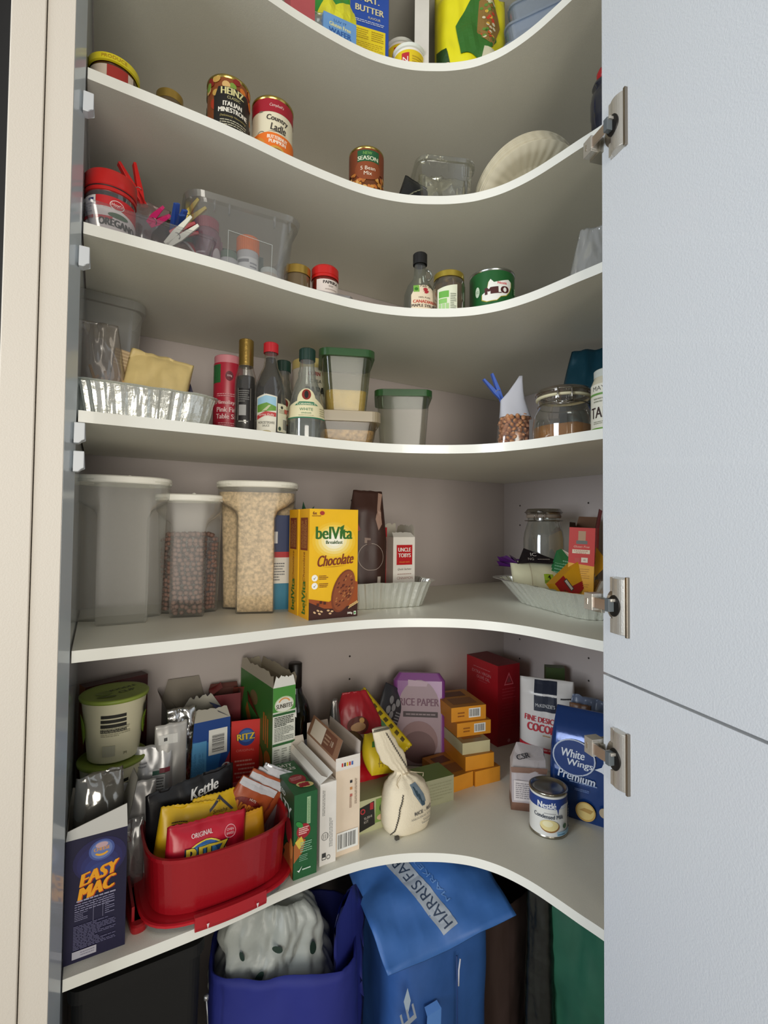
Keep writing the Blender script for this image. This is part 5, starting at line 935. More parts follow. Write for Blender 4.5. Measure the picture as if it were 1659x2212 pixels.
q = D(sF(d)); q.fine(-.012, .090, -.006, .138, 2, '8a8a88', vert=True); q.fine(.002, .030, .010, .085, 3, '9a9a98', vert=True); q.ring(-.006, .052, .0072, .0008, '6a6a68'); q.rect(-.010, .048, -.009, .056, '6a6a68'); q.rect(-.006, .048, -.005, .056, '6a6a68'); q.rect(-.002, .048, -.001, .056, '6a6a68'); q.rect(-.012, .010, -.004, .022, '3a3a3a'); q.rect(-.011, .0115, -.005, .0145, 'ece8e2'); q.ring(.001, .013, .004, .001, '5a5a58'); q.build('front_print', t)
q = D(lambda u, v, o: (-.0165+.03*sin(R(58))*0+v*.5-.0, -u, .149+.0165+o-.0)); 
t = T('beige_box', 'beige opened carton with a barcode at its foot', 'box', (-.735, -.266, Z6), 0)
w, d, h = .052, .150, .178
carton(t, w, d, h, 'ecd9c2', side='d5c3b2', opened=True, inner='c2b4a8', flaps=(('L', .040, -22, '8a6248', .002), ('R', .028, 4, 'd8ccc0', .002), ('F', .006, 0, 'e8e2da', 0), ('B', .020, 14, 'cdbfb2', .002)))
q = D(sF(d)); q.rect(-w/2, .160, w/2, .1779, 'e8e2dc')
for i, c_ in enumerate(('c8342c', '2a2a2a', 'e8c030', 'c8342c', '3a62b0', )): q.rect(-.014+.0052*i, .166, -.0105+.0052*i, .173, c_)
for i, c_ in enumerate(('2a2a30', 'c88a50', 'c06a60')): q.rect(.004, .132-.013*i, .009, .137-.013*i, c_)
q.fine(.003, .085, .008, .108, 2, '8a6a58', vert=True); q.fine(.014, .090, .019, .14, 2, '8a7868', vert=True); q.barcode(-.023, .010, .022, .044, horiz=True); q.build('front_print', t)
q = D(lambda u, v, o: (-.026-.040*sin(R(-22))*(v/.04)*1-o*.9, -u, .178+v*cos(R(22)))); q.rect(-.06, .004, .055, .036, 'd8c8b4'); q.rect(.0, .004, .055, .036, '6a3c26'); q.text('18', .04, .02, h=.010, col='c8b49c'); q.fine(.004, .01, .03, .03, 3, 'a88468'); q.build('flap_print', t)
t = T('grey_pouch', 'dull grey pouch tip standing behind the white and beige cartons', 'pouch', (-.665, -.125, Z6), -10)
bag(t, .05, .215, stand(.016), lambda v: 1-.75*max(0, v-.45)/.55, M('8a8784', .3, .7, bump=.5, bs=40.), seed=33, amp=.006)
# ---- red tub standing on its clear base, filled with snack packets
RED = M('980f1b', .32, bump=.12, bs=300., cl=.2); CLR = CL('f4f4f4', .12, .10, .15)
t = T('snack_tub', 'red plastic tub full of snack packets standing on its clear clip base', 'tub', (-.968, -.282, Z6), 2)
def drr(w, d, z, k=0., n=72):            # bowed sides, rounded corners
    return [(x*(1+.05*(1-abs(y/(d/2))**2)), y*(1+.16*(1-abs(x/(w/2))**2)), zz) for x, y, zz in sring(w-k, d-k, z, 4.5, n)]
g = G(); g.rings([drr(.225, .165, 0), drr(.240, .180, .003), drr(.243, .183, .014), drr(.236, .176, .014), drr(.233, .173, .006), drr(.220, .160, .003)], CLR, True, True, smooth=False); g.build('clear_base', t)
g = G(); g.rings([drr(.236, .176, .010), drr(.243, .183, .011), drr(.243, .183, .0145), drr(.238, .178, .0155), drr(.230, .170, .0145)], M('b81c28', .3), False, True, smooth=False); g.build('red_seal', t)
g = G(); tz = [(.014, .206, .150), (.018, .212, .156), (.060, .217, .162), (.102, .222, .168), (.1025, .228, .174), (.108, .228, .174), (.1085, .221, .167), (.102, .216, .161), (.04, .206, .152), (.020, .196, .142)]
g.rings([drr(w, d, z) for z, w, d in tz], RED, True, True, smooth=False); g.build('tub_body', t, auto=30)
for (x0, x1, yy) in ((-.055, .058, -1),):
    g = G(); n = 10; rs = []
    for i in range(n+1):
        x = x0+(x1-x0)*i/n; y = -(.0925*(1+.16*(1-(x/.123)**2))); rs.append([(x, y+.006, .021), (x, y-.003, .022), (x, y-.005, .006), (x, y-.003, .0005), (x, y+.001, .001), (x, y+.0, .017)])
    g.rings(rs, M('a81822', .35), True, True, smooth=False)
    for x in (-.036, .042): g.add([(x-.003, -.1145, .012), (x+.001, -.1145, .012), (x-.001, -.1142, .004)], [(0, 1, 2)], M('e0d8d8', .4))
    g.build('clip', t)
g = G(); g.box(-.137, -.05, .006, -.123, .03, .012, RED); g.box(-.137, -.05, .006, -.133, .03, .034, RED); g.build('clip', t)
def packet(name, label, x, y, z, rz, w, h, tk, m, seed, rx=0, ry=0, group=None, amp=.004, zig=.0015, crimp=None, cat='packet', wf=one):
    o = T(name, label, cat, (x, y, z), rz, group=group, rx=rx, ry=ry)
    _, s = bag(o, w, h, pillow(tk), wf, m, seed=seed, amp=amp, fs=15., zig=zig)
    if crimp:
        for v0 in (0, .93):
            q = D(s, thr=.008, base=.0005); [q.rect(-w/2+.001, h*v0+h*.07*k/4+.0005, w/2-.001, h*v0+h*.07*k/4+h*.008, crimp) for k in range(1, 4)]; q.k = 0; q.build('crimped_seal', o)
    return o, s
bx, by, bz_ = -.968, -.282, Z6-.027
KB = M('17171a', .3, bump=.3, bs=40.)
o, s = packet('chip_packet', 'black chip packet with white script name at the back of the red tub', bx-.034, by+.030, bz_+.062, 12, .155, .140, .014, KB, 3, rx=4, ry=-3)
q = D(s, thr=.012, base=.001); q.text('Kettle', .020, .118, w=.05, h=.017, col='e8e8e8', shear=.25, bold=.0016, rot=2); q.ell(-.032, .100, .008, .007, '5a5a5c'); q.build('packet_print', o)
RD = M('b81a2e', .3, bump=.3, bs=40.)
o, s = packet('cracker_packet', 'red packet standing sideways just in front of the black chip packet', bx-.010, by+.008, bz_+.05, 9, .165, .112, .010, RD, 6, rx=6, ry=6)
q = D(s, thr=.012, base=.001); q.text('ORIGINAL', -.012, .098, w=.034, h=.006, col='e8c8c8'); q.ring(.040, .098, .012, .001, 'd85a6a'); q.build('packet_print', o)
YB = M('e0b81c', .35, bump=.3, bs=40.)
o, s = packet('chip_packet', 'plain yellow chip packet leaning at the left of the red tub', bx-.062, by-.022, bz_+.058, 2, .098, .118, .014, YB, 9, rx=-4, ry=9)
q = D(s, thr=.012, base=.001); q.fine(-.030, .090, -.004, .097, 2, '4a3a10'); q.build('packet_print', o)
o, s = packet('chip_packet', 'yellow chip packet with a dark triangle mark in the middle of the tub', bx-.002, by-.014, bz_+.068, 10, .092, .108, .014, YB, 12, rx=-6, ry=4)
q = D(s, thr=.012, base=.001); q.poly([(-.026, .082), (0, .106), (.024, .080), (.019, .080), (0, .100), (-.021, .082)], '3a3a4a'); q.text('Smiths', -.001, .084, w=.026, h=.006, col='5a4a20', shear=.2); q.build('packet_print', o)
o, s = packet('chip_packet', 'orange yellow chip packet at the right front inside the red tub', bx+.038, by-.038, bz_+.050, 3, .088, .090, .016, M('e8a81c', .28, bump=.3, bs=40.), 15, rx=-8, ry=-2, crimp='d8981c')
o, s = packet('chip_packet', 'narrow gold chip packet behind the front red packet', bx-.018, by-.045, bz_+.045, 6, .110, .088, .012, M('e8b428', .3, bump=.3, bs=40.), 18, rx=-8)
o, s = packet('cracker_packet', 'front red packet with a blue and yellow round emblem in the tub', bx-.030, by-.064, bz_+.064, 5, .130, .100, .016, M('c41c34', .28, bump=.3, bs=40.), 21, rx=-8, ry=5, crimp='a8142a')
q = D(s, thr=.010, base=.001); q.text('ORIGINAL', -.012, .083, w=.034, h=.0065, col='f0d8d8', bold=.0004); q.ring(.034, .076, .010, .0012, 'f0a8b0'); q.text('OVEN', .034, .079, w=.012, h=.0035, col='f0c8cc'); q.text('BAKED', .034, .0735, w=.013, h=.0035, col='f0c8cc')
q.ell(-.006, .044, .036, .031, 'e8d44c'); q.ell(-.006, .044, .034, .029, '2c62a8'); q.ell(-.010, .056, .022, .013, '4a90c8'); q.text('RITZ', -.004, .054, w=.066, h=.027, col='1a1a2e', bold=.006); q.text('RITZ', -.004, .055, w=.064, h=.024, col='f0d23c', bold=.003); q.build('packet_print', o)
NU = M('a8502a', .35, bump=.3, bs=40.); SV = M('c8c8ca', .25, .6, bump=.4, bs=40.)
for i, (dx, dy, rz_, lab) in enumerate(((.006, .012, 10, 'orange brown nut packet with silver top seal, frontmost of the four in the tub'), (.030, .020, 16, 'second nut packet with silver top seal behind the front one'), (.050, .026, 22, 'third nut packet with silver seal, third from the front'), (.066, .028, 28, 'rearmost silver nut packet at the right end of the red tub'))):
    o, s = packet('nut_packet', lab, bx+dx, by+dy, bz_+.062, -rz_*.4, .080, .134+.004*(i % 2), .010, NU if i < 2 else SV, 30+i, rx=4, ry=34-i*2, zig=0)
    q = D(s, thr=.010, base=.0008); q.rect(-.0385, .120, .0385, .133, 'c8c8cc')
    if i < 2: q.ell(-.004, .090, .030, .018, '7a2018'); q.text('NOBBY', -.003, .088, w=.048, h=.018, col='d8842a', bold=.002); q.text('NUTS', .0, .106, w=.014, h=.004, col='e8d8c8'); q.ell(.012, .05, .010, .014, 'd8985a'); q.ell(-.014, .050, .012, .011, 'c87a3a')
    q.build('packet_print', o)
t = T('lunchbox_lid', 'red lid edge lying on the shelf left of the red tub', 'lid', (-1.101, -.285, Z6), 8)
g = G(); g.rings([rrect(.022, .13, .009, 0), rrect(.024, .132, .010, .002), rrect(.024, .132, .010, .010), rrect(.018, .126, .008, .012)], M('9c1a20', .35), True, True, smooth=False); g.build('lid_body', t)
t = T('clear_bag', 'crumpled see-through plastic bag between the navy box and red tub', 'bag', (-1.098, -.245, Z6), 5)
bag(t, .035, .12, pillow(.012), one, CL('f0f0f0', .22, .15, .15), seed=41, amp=.006)
# ---- middle: noodles, dark pouch, rice paper, bags
t = T('noodle_bag', 'red-topped clear bag of noodles leaning behind the beige carton', 'bag', (-.610, -.150, Z6+.075), -18, rx=-12, ry=-4)
_, s = bag(t, .13, .150, pillow(.020, .04), lambda v: 1-.55*max(0, v-.5)/.5, M('b02430', .3, bump=.3, bs=40.), seed=44, amp=.006)
q = D(s, thr=.01, base=.001); q.rect(-.055, .005, .055, .055, 'b09a90'); q.ell(.0, .075, .026, .020, '6a2a20'); q.ell(.0, .072, .018, .010, 'c89a6a'); q.ell(.01, .085, .006, .006, 'd8a860'); q.build('bag_print', t)
t = T('dark_packet', 'dark grey packet printed with pale round coins', 'packet', (-.530, -.100, Z6+.07), 8, rx=-6, ry=30)
_, s = bag(t, .085, .145, pillow(.010), one, M('35363c', .35, bump=.3, bs=40.), seed=47, amp=.004)
q = D(s, thr=.01, base=.001); [q.ell(a, b, .008, .010, '8a8a8e') for a, b in ((-.012, .11), (.002, .095), (-.016, .085), (-.001, .075), (.014, .11))]; q.fine(.014, .06, .034, .09, 4, '8a8a90'); q.build('packet_print', t)
t = T('rice_paper_packet', 'tall clear packet of rice paper with purple border and arched window', 'packet', (-.415, -.115, Z6), -34, rx=-8)
w, d, h = .140, .030, .232
g = G(); g.rings([rrect(w, d, .012, z) for z in (0, h-.02)]+[rrect(w-.03, d-.01, .008, h)], M('7e3f86', .3, cl=.3), True, True, smooth=False); g.build('packet_body', t)
q = D(sF(d)); q.poly([(-.060, .0), (.058, .0)]+[(.0+.058*cos(R(a)), .13+.085*sin(R(a))) for a in range(0, 181, 12)], 'a08a94'); q.poly([(-.030, .198), (.02, .198), (.024, .210), (-.03, .215)], 'b8a0b0'); q.text('RICE PAPER', 0, .158, w=.105, h=.019, col='6a4258', bold=.0015); q.rect(-.042, .120, .050, .134, '3a2a30'); q.fine(-.035, .123, .045, .131, 1, '8a7a80'); q.ell(0, .060, .05, .05, '8a6a6c'); q.ell(0, .045, .044, .040, '6a4a4c'); q.build('front_print', t)
t = T('pasta_bag', 'folded yellow bag with a small face drawn on its end', 'bag', (-.612, -.268, Z6+.088), 4, rx=-34, ry=8)
_, s = bag(t, .080, .085, pillow(.022, .03), lambda v: .8+.3*sin(pi*v), M('e4cc28', .4, bump=.3, bs=40.), seed=50, amp=.006)
q = D(s, thr=.008, base=.001); q.poly([(-.030, .052), (.034, .052), (.030, .066), (.020, .058), (.012, .068), (.004, .059), (-.006, .069), (-.016, .058), (-.026, .064)], '4a8a34'); q.poly([(-.012, .046), (-.006, .040), (-.002, .046), (-.006, .0425)], '3a3420'); q.ell(.014, .042, .003, .0045, '3a3420'); q.rect(-.02, .018, .02, .0195, 'a08820'); [q.rect(-.018+.008*i, .012, -.0165+.008*i, .028, 'a08820') for i in range(5)]; q.build('bag_print', t)
t = T('pasta_bag', 'brown and clear crumpled bag of dry food behind the yellow faced bag', 'bag', (-.628, -.175, Z6+.07), 20, rx=-30)
bag(t, .10, .085, pillow(.026, .03), one, M('5f4a2e', .25, bump=.5, bs=40., var=.35, vs=35.), seed=53, amp=.009)
t = T('chip_packet', 'long yellow and green packet lying slanted behind the cloth rice bag', 'packet', (-.520, -.185, Z6+.070), -22, rx=-18, ry=-42)
_, s = bag(t, .085, .175, pillow(.020), one, M('e0c420', .35, bump=.35, bs=40.), seed=56, amp=.006, zig=.002)
q = D(s, thr=.01, base=.001); q.ell(-.005, .085, .032, .045, '2f7a34'); q.ell(-.010, .095, .012, .014, 'c8d8a0'); q.text('MIX', -.004, .07, w=.03, h=.010, col='d8e8b8'); [q.rect(.030, .02+.02*i, .038, .03+.02*i, '5a4a18') for i in range(7)]; q.build('packet_print', t)
t = T('red_pack', 'bright red soft packet lying on the sushi box', 'packet', (-.645, -.240, Z6+.062), -4, rx=-62)
bag(t, .13, .085, pillow(.019), one, M('b81624', .28, bump=.35, bs=35.), seed=59, amp=.005)
t = T('sushi_kit_box', 'pale green and black sushi kit box lying under the red packet', 'box', (-.630, -.255, Z6), -2)
carton(t, .125, .10, .066, 'c2c49c', side='b0b28a', top='a8b088'); q = D(sF(.10)); q.poly([(-.058, .004), (-.022, .012), (-.024, .060), (-.060, .052)], '23201e'); q.ring(-.050, .044, .0055, .002, 'c8343c'); q.text('SUSHI', -.038, .030, w=.018, h=.005, col='c8c0b8', rot=8); q.text('KIT', -.042, .022, w=.010, h=.005, col='c8c0b8', rot=8); q.rect(-.034, .044, -.026, .058, 'b02a34'); q.poly([(-.022, .014), (.05, .02), (.05, .064), (-.020, .062)], '7ea050'); q.ell(.002, .042, .014, .013, '2a3a24'); q.ell(.002, .042, .010, .009, 'e8e4d4'); q.ell(-.008, .024, .010, .006, 'd8b89a'); q.build('front_print', t)
# cloth rice bag with stitched seam
t = T('rice_bag', 'cream cloth rice bag with gathered neck and blue print', 'bag', (-.590, -.322, Z6), 0)
CLO = M('e8dcc2', .9, bump=.5, bs=600.)
def rbr(z, w, d, cx, n=64, wr=0.):
    out = []
    for x, y, zz in sring(w, d, z, 2.5, n, cx=cx):
        a = math.atan2(y, x-cx); k = 1+wr*.5*sin(a*9+z*20)+.02*noise.noise(Vector((x*25, y*25, z*25))); out.append((cx+(x-cx)*k, y*k, zz))
    return out
g = G(); secs = [(0, .082, .060, 0, 0), (.004, .096, .074, 0, 0), (.02, .106, .082, .0, 0), (.045, .108, .084, 0, .0), (.07, .102, .078, 0, .01), (.088, .090, .066, -.002, .03), (.103, .062, .046, -.006, .07), (.112, .030, .026, -.010, .14), (.118, .026, .022, -.012, .16), (.128, .040, .024, -.020, .12), (.150, .058, .022, -.034, .08), (.180, .050, .020, -.050, .06), (.205, .040, .016, -.060, .05), (.215, .036, .012, -.064, .05)]
def interp(secs, n):
    out = []
    for i in range(len(secs)-1):
        for k in range(n): t_ = k/n; s_ = t_*t_*(3-2*t_); out.append(tuple(a+(b-a)*(t_ if j == 0 else s_) for j, (a, b) in enumerate(zip(secs[i], secs[i+1]))))
    return out+[secs[-1]]
ss = interp(secs, 3); rs = []
for z, w, d, cx, wr in ss: rs.append(rbr(z, w, d, cx, wr=wr))
g.rings(rs, CLO, True, True); g.build('cloth_body', t)
def cs(u, v, o):
    for i in range(len(ss)-1):
        if ss[i][0] <= v <= ss[i+1][0]:
            k = (v-ss[i][0])/(ss[i+1][0]-ss[i][0]); w, d = ss[i][1]+(ss[i+1][1]-ss[i][1])*k, ss[i][2]+(ss[i+1][2]-ss[i][2])*k; break
    X = max(-.995, min(.995, u/(w/2))); return (u, -d/2*(1-abs(X)**2.5)**.4-o-.0012, v)
q = D(cs, thr=.006, base=.0008); q.poly([(-.008, .098), (.006, .100), (.020, .078), (.024, .064), (.014, .056), (.004, .070), (-.004, .082)], '6c7c88'); [q.poly([(-.004+.005*i, .095-.007*i), (.0+.005*i, .094-.007*i), (.006+.004*i, .078-.006*i), (.003+.004*i, .076-.006*i)], '2f4450') for i in range(3)]; q.ell(.016, .062, .006, .004, '3a5060', rot=-40)
q.text('RICE - RIZ -', .020, .048, w=.052, h=.0065, col='2c3038', bold=.0006, rot=5); q.text('ARROCERIAS ANT', .012, .037, w=.052, h=.0034, col='6a6a68', rot=4); q.fine(.016, .028, .038, .031, 1, '7a7a78'); q.fine(.012, .022, .038, .025, 1, '7a7a78'); q.build('print', t)
g = G(); sm_ = M('4a463e', .8)
for (u0, z0, u1, z1, n) in ((-.046, .004, -.036, .060, 24), (-.036, .060, -.026, .086, 12)):
    for i in range(n):
        a = i/n; p = Vector(cs(u0+(u1-u0)*a, z0+(z1-z0)*a, .001)); g.obox(p, .0035, .0012, .0012, Matrix.Rotation(.6*(1 if i % 2 else -1), 3, 'Y'), sm_)
for i in range(30):
    a = i/30; z = .128+.080*a; cx = -.020-.044*a; g.obox((cx+.014-.006*a, -.0125+.003*a, z), .0035, .0012, .0012, Matrix.Rotation(.6*(1 if i % 2 else -1), 3, 'Y'), sm_)
for i in range(14): g.obox((-.082+.036*i/13, -.0075, .214), .0012, .001, .006, Matrix.Rotation(.4, 3, 'Y'), sm_)
g.obox((-.040, -.031, .003), .008, .006, .006, Matrix.Identity(3), sm_); g.build('stitching', t)
g = G(); st_ = M('c8b89a', .9); g.tube([(-.008+.0135*cos(a), .0125*sin(a), .114) for a in [2*pi*i/20 for i in range(20)]], .0016, st_, 6, True)
g.tube([(-.018, -.010, .115), (-.030, -.016, .110), (-.034, -.018, .100), (-.030, -.024, .092)], .0008, st_, 5); g.tube([(.004, -.011, .115), (.022, -.018, .112), (.034, -.016, .108), (.030, -.02, .103)], .0008, st_, 5); g.build('tie_string', t)
t = T('wrap_box', 'small speckled pale green box right of the cloth rice bag', 'box', (-.485, -.262, Z6), -4)
carton(t, .090, .065, .058, 'a8a88a', side='98987c', top='6f8a48'); q = D(sF(.065)); q.fine(-.02, .01, .040, .05, 6, '98987a', fill=.3); q.build('front_print', t)
# ---- orange tea boxes
OR = 'e0962a'
def tea(label, x, y, z, rz, w, d, h, col=OR, open_=False, bar=True):
    t = T('tea_box', label, 'box', (x, y, Z6+z), rz, group='stacked small orange boxes')
    carton(t, w, d, h, col, side='c07a20' if col == OR else 'b8b08a', top='b07428' if col == OR else '8a7a5c', opened=open_, inner='6a3a1c')
    q = D(sF(d))
    if bar: q.barcode(.0, h*.2, w*.34, h*.85); q.fine(-w*.32, h*.25, -w*.12, h*.7, 2, '9a5a1a')
    q.build('front_print', t)
    q = D(sT(h)); q.rect(-w*.35, -d*.35, w*.35, d*.0, '8a5a30'); q.rect(-w*.3, d*.1, w*.3, d*.38, '6a4028'); q.build('top_print', t); return t
tea('orange box at the foot of the stack on the right', -.318, -.222, 0, -6, .074, .12, .036, bar=False)
tea('orange box at the foot of the stack on the left', -.398, -.215, 0, 0, .070, .115, .036, bar=False)
tea('orange box lying across the two bottom orange boxes', -.330, -.208, .0362, -10, .080, .13, .034, bar=False)
tea('cream box with a dark picture in the middle of the orange stack', -.330, -.198, .0704, -12, .076, .13, .028, col='c8bf96', bar=False)
tea('orange box with a barcode, second from the top of the stack', -.312, -.172, .0986, -12, .096, .12, .034)
tea('orange box with a barcode, topmost of the stack', -.318, -.158, .1328, -13, .098, .125, .036)
t = T('olive_oil_box', 'tall dark red olive oil carton standing in the back corner', 'carton', (-.118, -.070, Z6), -3)
w, d, h = .082, .155, .229
carton(t, w, d, h, '9c1420', side='b01824', top='7a1018')
q = D(sF(d)); P = [(.0, .205), (-.016, .172), (.016, .172)]; q.poly([(.0, .207), (-.018, .171), (.018, .171)], 'd0606a'); q.poly([(.0, .200), (-.014, .174), (.014, .174)], '9c1420'); q.poly([(0, .195), (-.008, .178), (.008, .178)], '8a3a40'); q.fine(-.025, .130, .025, .165, 4, 'b83a44', fill=.25); q.fine(-.025, .05, .025, .12, 8, 'a82a34', fill=.25); q.ell(0, .012, .005, .005, 'c87a80'); q.build('front_print', t)
q = D(sL(w)); q.fine(-.035, .202, .045, .206, 1, 'c87078'); q.text('EXTRA VIRGIN', .003, .190, w=.088, h=.009, col='d08a90'); q.text('OLIVE OIL', .012, .177, w=.060, h=.009, col='d08a90'); q.fine(-.01, .165, .03, .168, 1, 'c06068'); q.build('side_print', t)
# ---- coconut, sugar, condensed milk, flour, odds and ends
t = T('coconut_bag', 'white stand-up bag of coconut with a navy band and red lettering', 'bag', (-.138, -.300, Z6), -52)
_, s = bag(t, .135, .232, stand(.030, .002, .85), one, M('e0dcd8', .35, bump=.25, bs=40.), seed=62, amp=.003)
q = D(s, thr=.012, base=.001); q.rect(-.030, .155, .026, .229, '1d2436'); q.text("McKENZIE'S", -.002, .170, w=.048, h=.009, col='d8d8d8'); q.ell(.0, .148, .030, .008, 'e0dcd8'); q.fine(.035, .188, .06, .196, 1, '3a3a3a')
q.text('FINE DESICC', -.012, .134, w=.082, h=.014, col='c42c3a', bold=.001, rot=-3); q.text('COCONUT', .002, .112, w=.096, h=.020, col='c42c3a', bold=.0022, rot=-3); q.fine(-.008, .092, .010, .098, 1, 'c8a070'); q.poly([(-.067, .070), (.067, .058), (.067, .046), (-.067, .058)], 'c42c3a'); q.fine(-.05, .055, .05, .064, 1, 'e8a8a8'); q.build('bag_print', t)
t = T('sugar_bag', 'small grey and brown folded sugar bag behind the condensed milk can', 'bag', (-.308, -.398, Z6), -42, rx=-2)
g = G(); sb = M('b8aeb0', .45, bump=.4, bs=60.); bb = M('7a5848', .5, bump=.5, bs=60.)
F_ = [(-.040, -.026, 0), (.040, -.026, 0), (.041, .024, 0), (-.041, .024, 0)]
A = [(-.038, -.028, .018), (.038, -.028, .018), (.040, .026, .02), (-.040, .026, .02)]; B = [(-.038, -.024, .082), (.036, -.024, .084), (.038, .028, .088), (-.038, .030, .092)]; C_ = [(-.034, .0, .100), (.034, -.002, .102), (.036, .034, .118), (-.026, .034, .124)]
def sub(a, b, n=6): return [tuple(Vector(a)+(Vector(b)-Vector(a))*i/n+Vector((0, 0, 0))) for i in range(n)]
def loop(P): return [p for i in range(4) for p in sub(P[i], P[(i+1) % 4])]
def nzz(r, k=.004): return [tuple(Vector(p)+Vector((noise.noise(Vector(p)*40), noise.noise(Vector(p)*40+Vector((5, 0, 0))), noise.noise(Vector(p)*40+Vector((0, 9, 0)))))*k) for p in r]
g.rings([loop(F_), nzz(loop(A), .002)], bb, True, False); g.rings([nzz(loop(A), .002), nzz(loop(B))], sb, False, False); g.rings([nzz(loop(B)), nzz(loop(C_))], M('c4bcbc', .45, bump=.4, bs=60.), False, True, smooth=False); g.build('bag_body', t)
g = G(); g.add(nzz([(-.0385, -.0265, .082), (.037, -.0265, .084), (.039, -.022, .094), (-.040, -.022, .092)], .003), [(0, 1, 2, 3)], bb); g.build('folded_edge', t)
q = D(lambda u, v, o: (u, -.0285-o+v*.05, v), base=.0045); q.rect(-.034, .024, .03, .066, 'd4cccc'); q.fine(-.030, .028, .026, .062, 8, '8a8488'); q.build('back_print', t)
q = D(lambda u, v, o: (u, -.018+v, .090+v*.55+o), base=.0075); q.text('CSR', -.012, .018, w=.030, h=.012, col='3a3a40', rot=18, bold=.001); q.build('top_print', t)
t = T('condensed_milk_can', 'round can of condensed milk with blue and white label', 'can', (-.3360, -.4780, Z6), -38)
can(t, .0385, .090, 'e8e8e4', metal='a8a498')
q = D(cyl(.0376), thr=.006); q.rect(-.075, .060, .075, .080, '23408a'); q.poly([(-.040, .060), (-.010, .060), (-.006, .052), (.0, .060), (.02, .066), (.05, .068), (.05, .0601)], '23408a') if 0 else q.poly([(.010, .0605), (.013, .048), (.0145, .0605)], '23408a'); q.poly([(.016, .0605), (.075, .0605), (.075, .062), (.03, .068), (.020, .066)], 'd8dce4'); q.text('Nestlé', -.010, .067, w=.036, h=.012, col='eef0f4', bold=.0012)
q.fine(-.015, .050, .008, .052, 1, '8a8a90'); q.text('Condensed Milk', -.006, .045, w=.060, h=.0080, col='3c4658', bold=.0004); q.ell(-.004, .026, .019, .012, '9a6a34'); q.ell(-.005, .028, .018, .011, 'ecdc9c'); q.ell(-.008, .031, .010, .006, 'f4ecc0'); q.ell(.028, .026, .005, .005, '4a6a4a'); q.rect(.010, .008, .06, .016, '9cc4dc'); q.fine(.012, .009, .028, .013, 1, '4a7a9a'); q.fine(.042, .02, .058, .055, 7, 'a8b4c0'); q.build('label', t)
t = T('flour_bag', 'shiny blue flour bag with white script lettering beside the door hinge', 'bag', (-.225, -.478, Z6), -62)
w, d = .125, .072; FB = M('1c3f7e', .18, .25, bump=.5, bs=30., cl=.4); g = G(); rs = []
for z, kw, kd in ((0, .92, .9), (.006, .98, .98), (.05, 1.02, 1.05), (.11, 1.02, 1.06), (.16, .98, .98), (.180, .95, .80), (.200, .93, .45), (.214, .92, .16), (.222, .92, .06)):
    rs.append([(x+.0025*noise.noise(Vector((x*25, y*25, z*30))), y+.0035*noise.noise(Vector((x*25+4, y*25, z*30)))+(.012 if z > .19 else 0)*(z-.19)/.03, z) for x, y, z in [(*p[:2], z) for p in rrect(w*kw, d*kd, .012*kd, z, n=5)]])
g.rings(rs, FB, True, True); g.build('bag_body', t, auto=50)
q = D(lambda u, v, o: (u, -d/2*(1.05 if v < .13 else 1.05-(v-.13)*1.6)-o-.003, v), thr=.02, base=.0008)
q.ell(-.012, .134, .044, .038, 'c4ccdc'); q.ell(-.012, .134, .041, .0355, '1d3c7c'); q.text('White', -.014, .142, w=.048, h=.017, col='e4e8f0', shear=.15, bold=.001); q.text('Wings', .0, .122, w=.052, h=.018, col='e4e8f0', shear=.15, bold=.001); q.poly([(.030, .120), (.044, .128), (.047, .136), (.053, .128), (.060, .124), (.050, .119), (.052, .112), (.044, .117)], 'e4e8f0')
q.text('Premium', -.006, .095, w=.074, h=.018, col='d4dcec', shear=.1, rot=-4, bold=.001); q.fine(-.02, .082, .036, .087, 1, '8aa0c8'); q.ell(.012, .028, .020, .020, 'c8a050', rot=20); q.ell(.012, .029, .017, .017, 'e0c47a'); q.poly([(.0, .03), (.01, .036), (.028, .034), (.022, .026)], 'b8904a'); q.ell(.048, .036, .009, .010, 'b8a68a'); q.fine(-.01, .068, .02, .074, 2, '6a84b8'); q.build('bag_print', t)
t = T('plastic_bag', 'pale blue plastic bag crumpled at the back right of the lowest shelf', 'bag', (-.075, -.385, Z6+.06), -70, rx=6)
_, s = bag(t, .17, .145, lambda v: .030*(1-v)**.5+.002, lambda v: 1-.35*v, M('5f6a80', .35, bump=.5, bs=25.), seed=70, amp=.014, fs=16.)
t = T('nut_packet', 'brown nut packet partly hidden behind the white coconut bag', 'packet', (-.115, -.385, Z6+.0), -60)
bag(t, .05, .19, stand(.02), one, M('6a4a34', .4, bump=.5, bs=30., var=.3, vs=60.), seed=72, amp=.004)
t = T('folded_packet', 'small cream and dark packet beside the blue flour bag top', 'packet', (-.135, -.425, Z6+.0), -50)
carton(t, .07, .03, .175, '2a2628', top='a8a498'); q = D(sF(.03)); q.rect(-.034, .135, .030, .172, 'a8a89a'); q.rect(-.034, .118, .030, .13, '8a8a88'); q.build('front_print', t)
t = T('green_packet', 'small green packet corner at the very back behind the coconut bag', 'packet', (-.05, -.25, Z6), -40); carton(t, .05, .03, .24, '3a4a24')
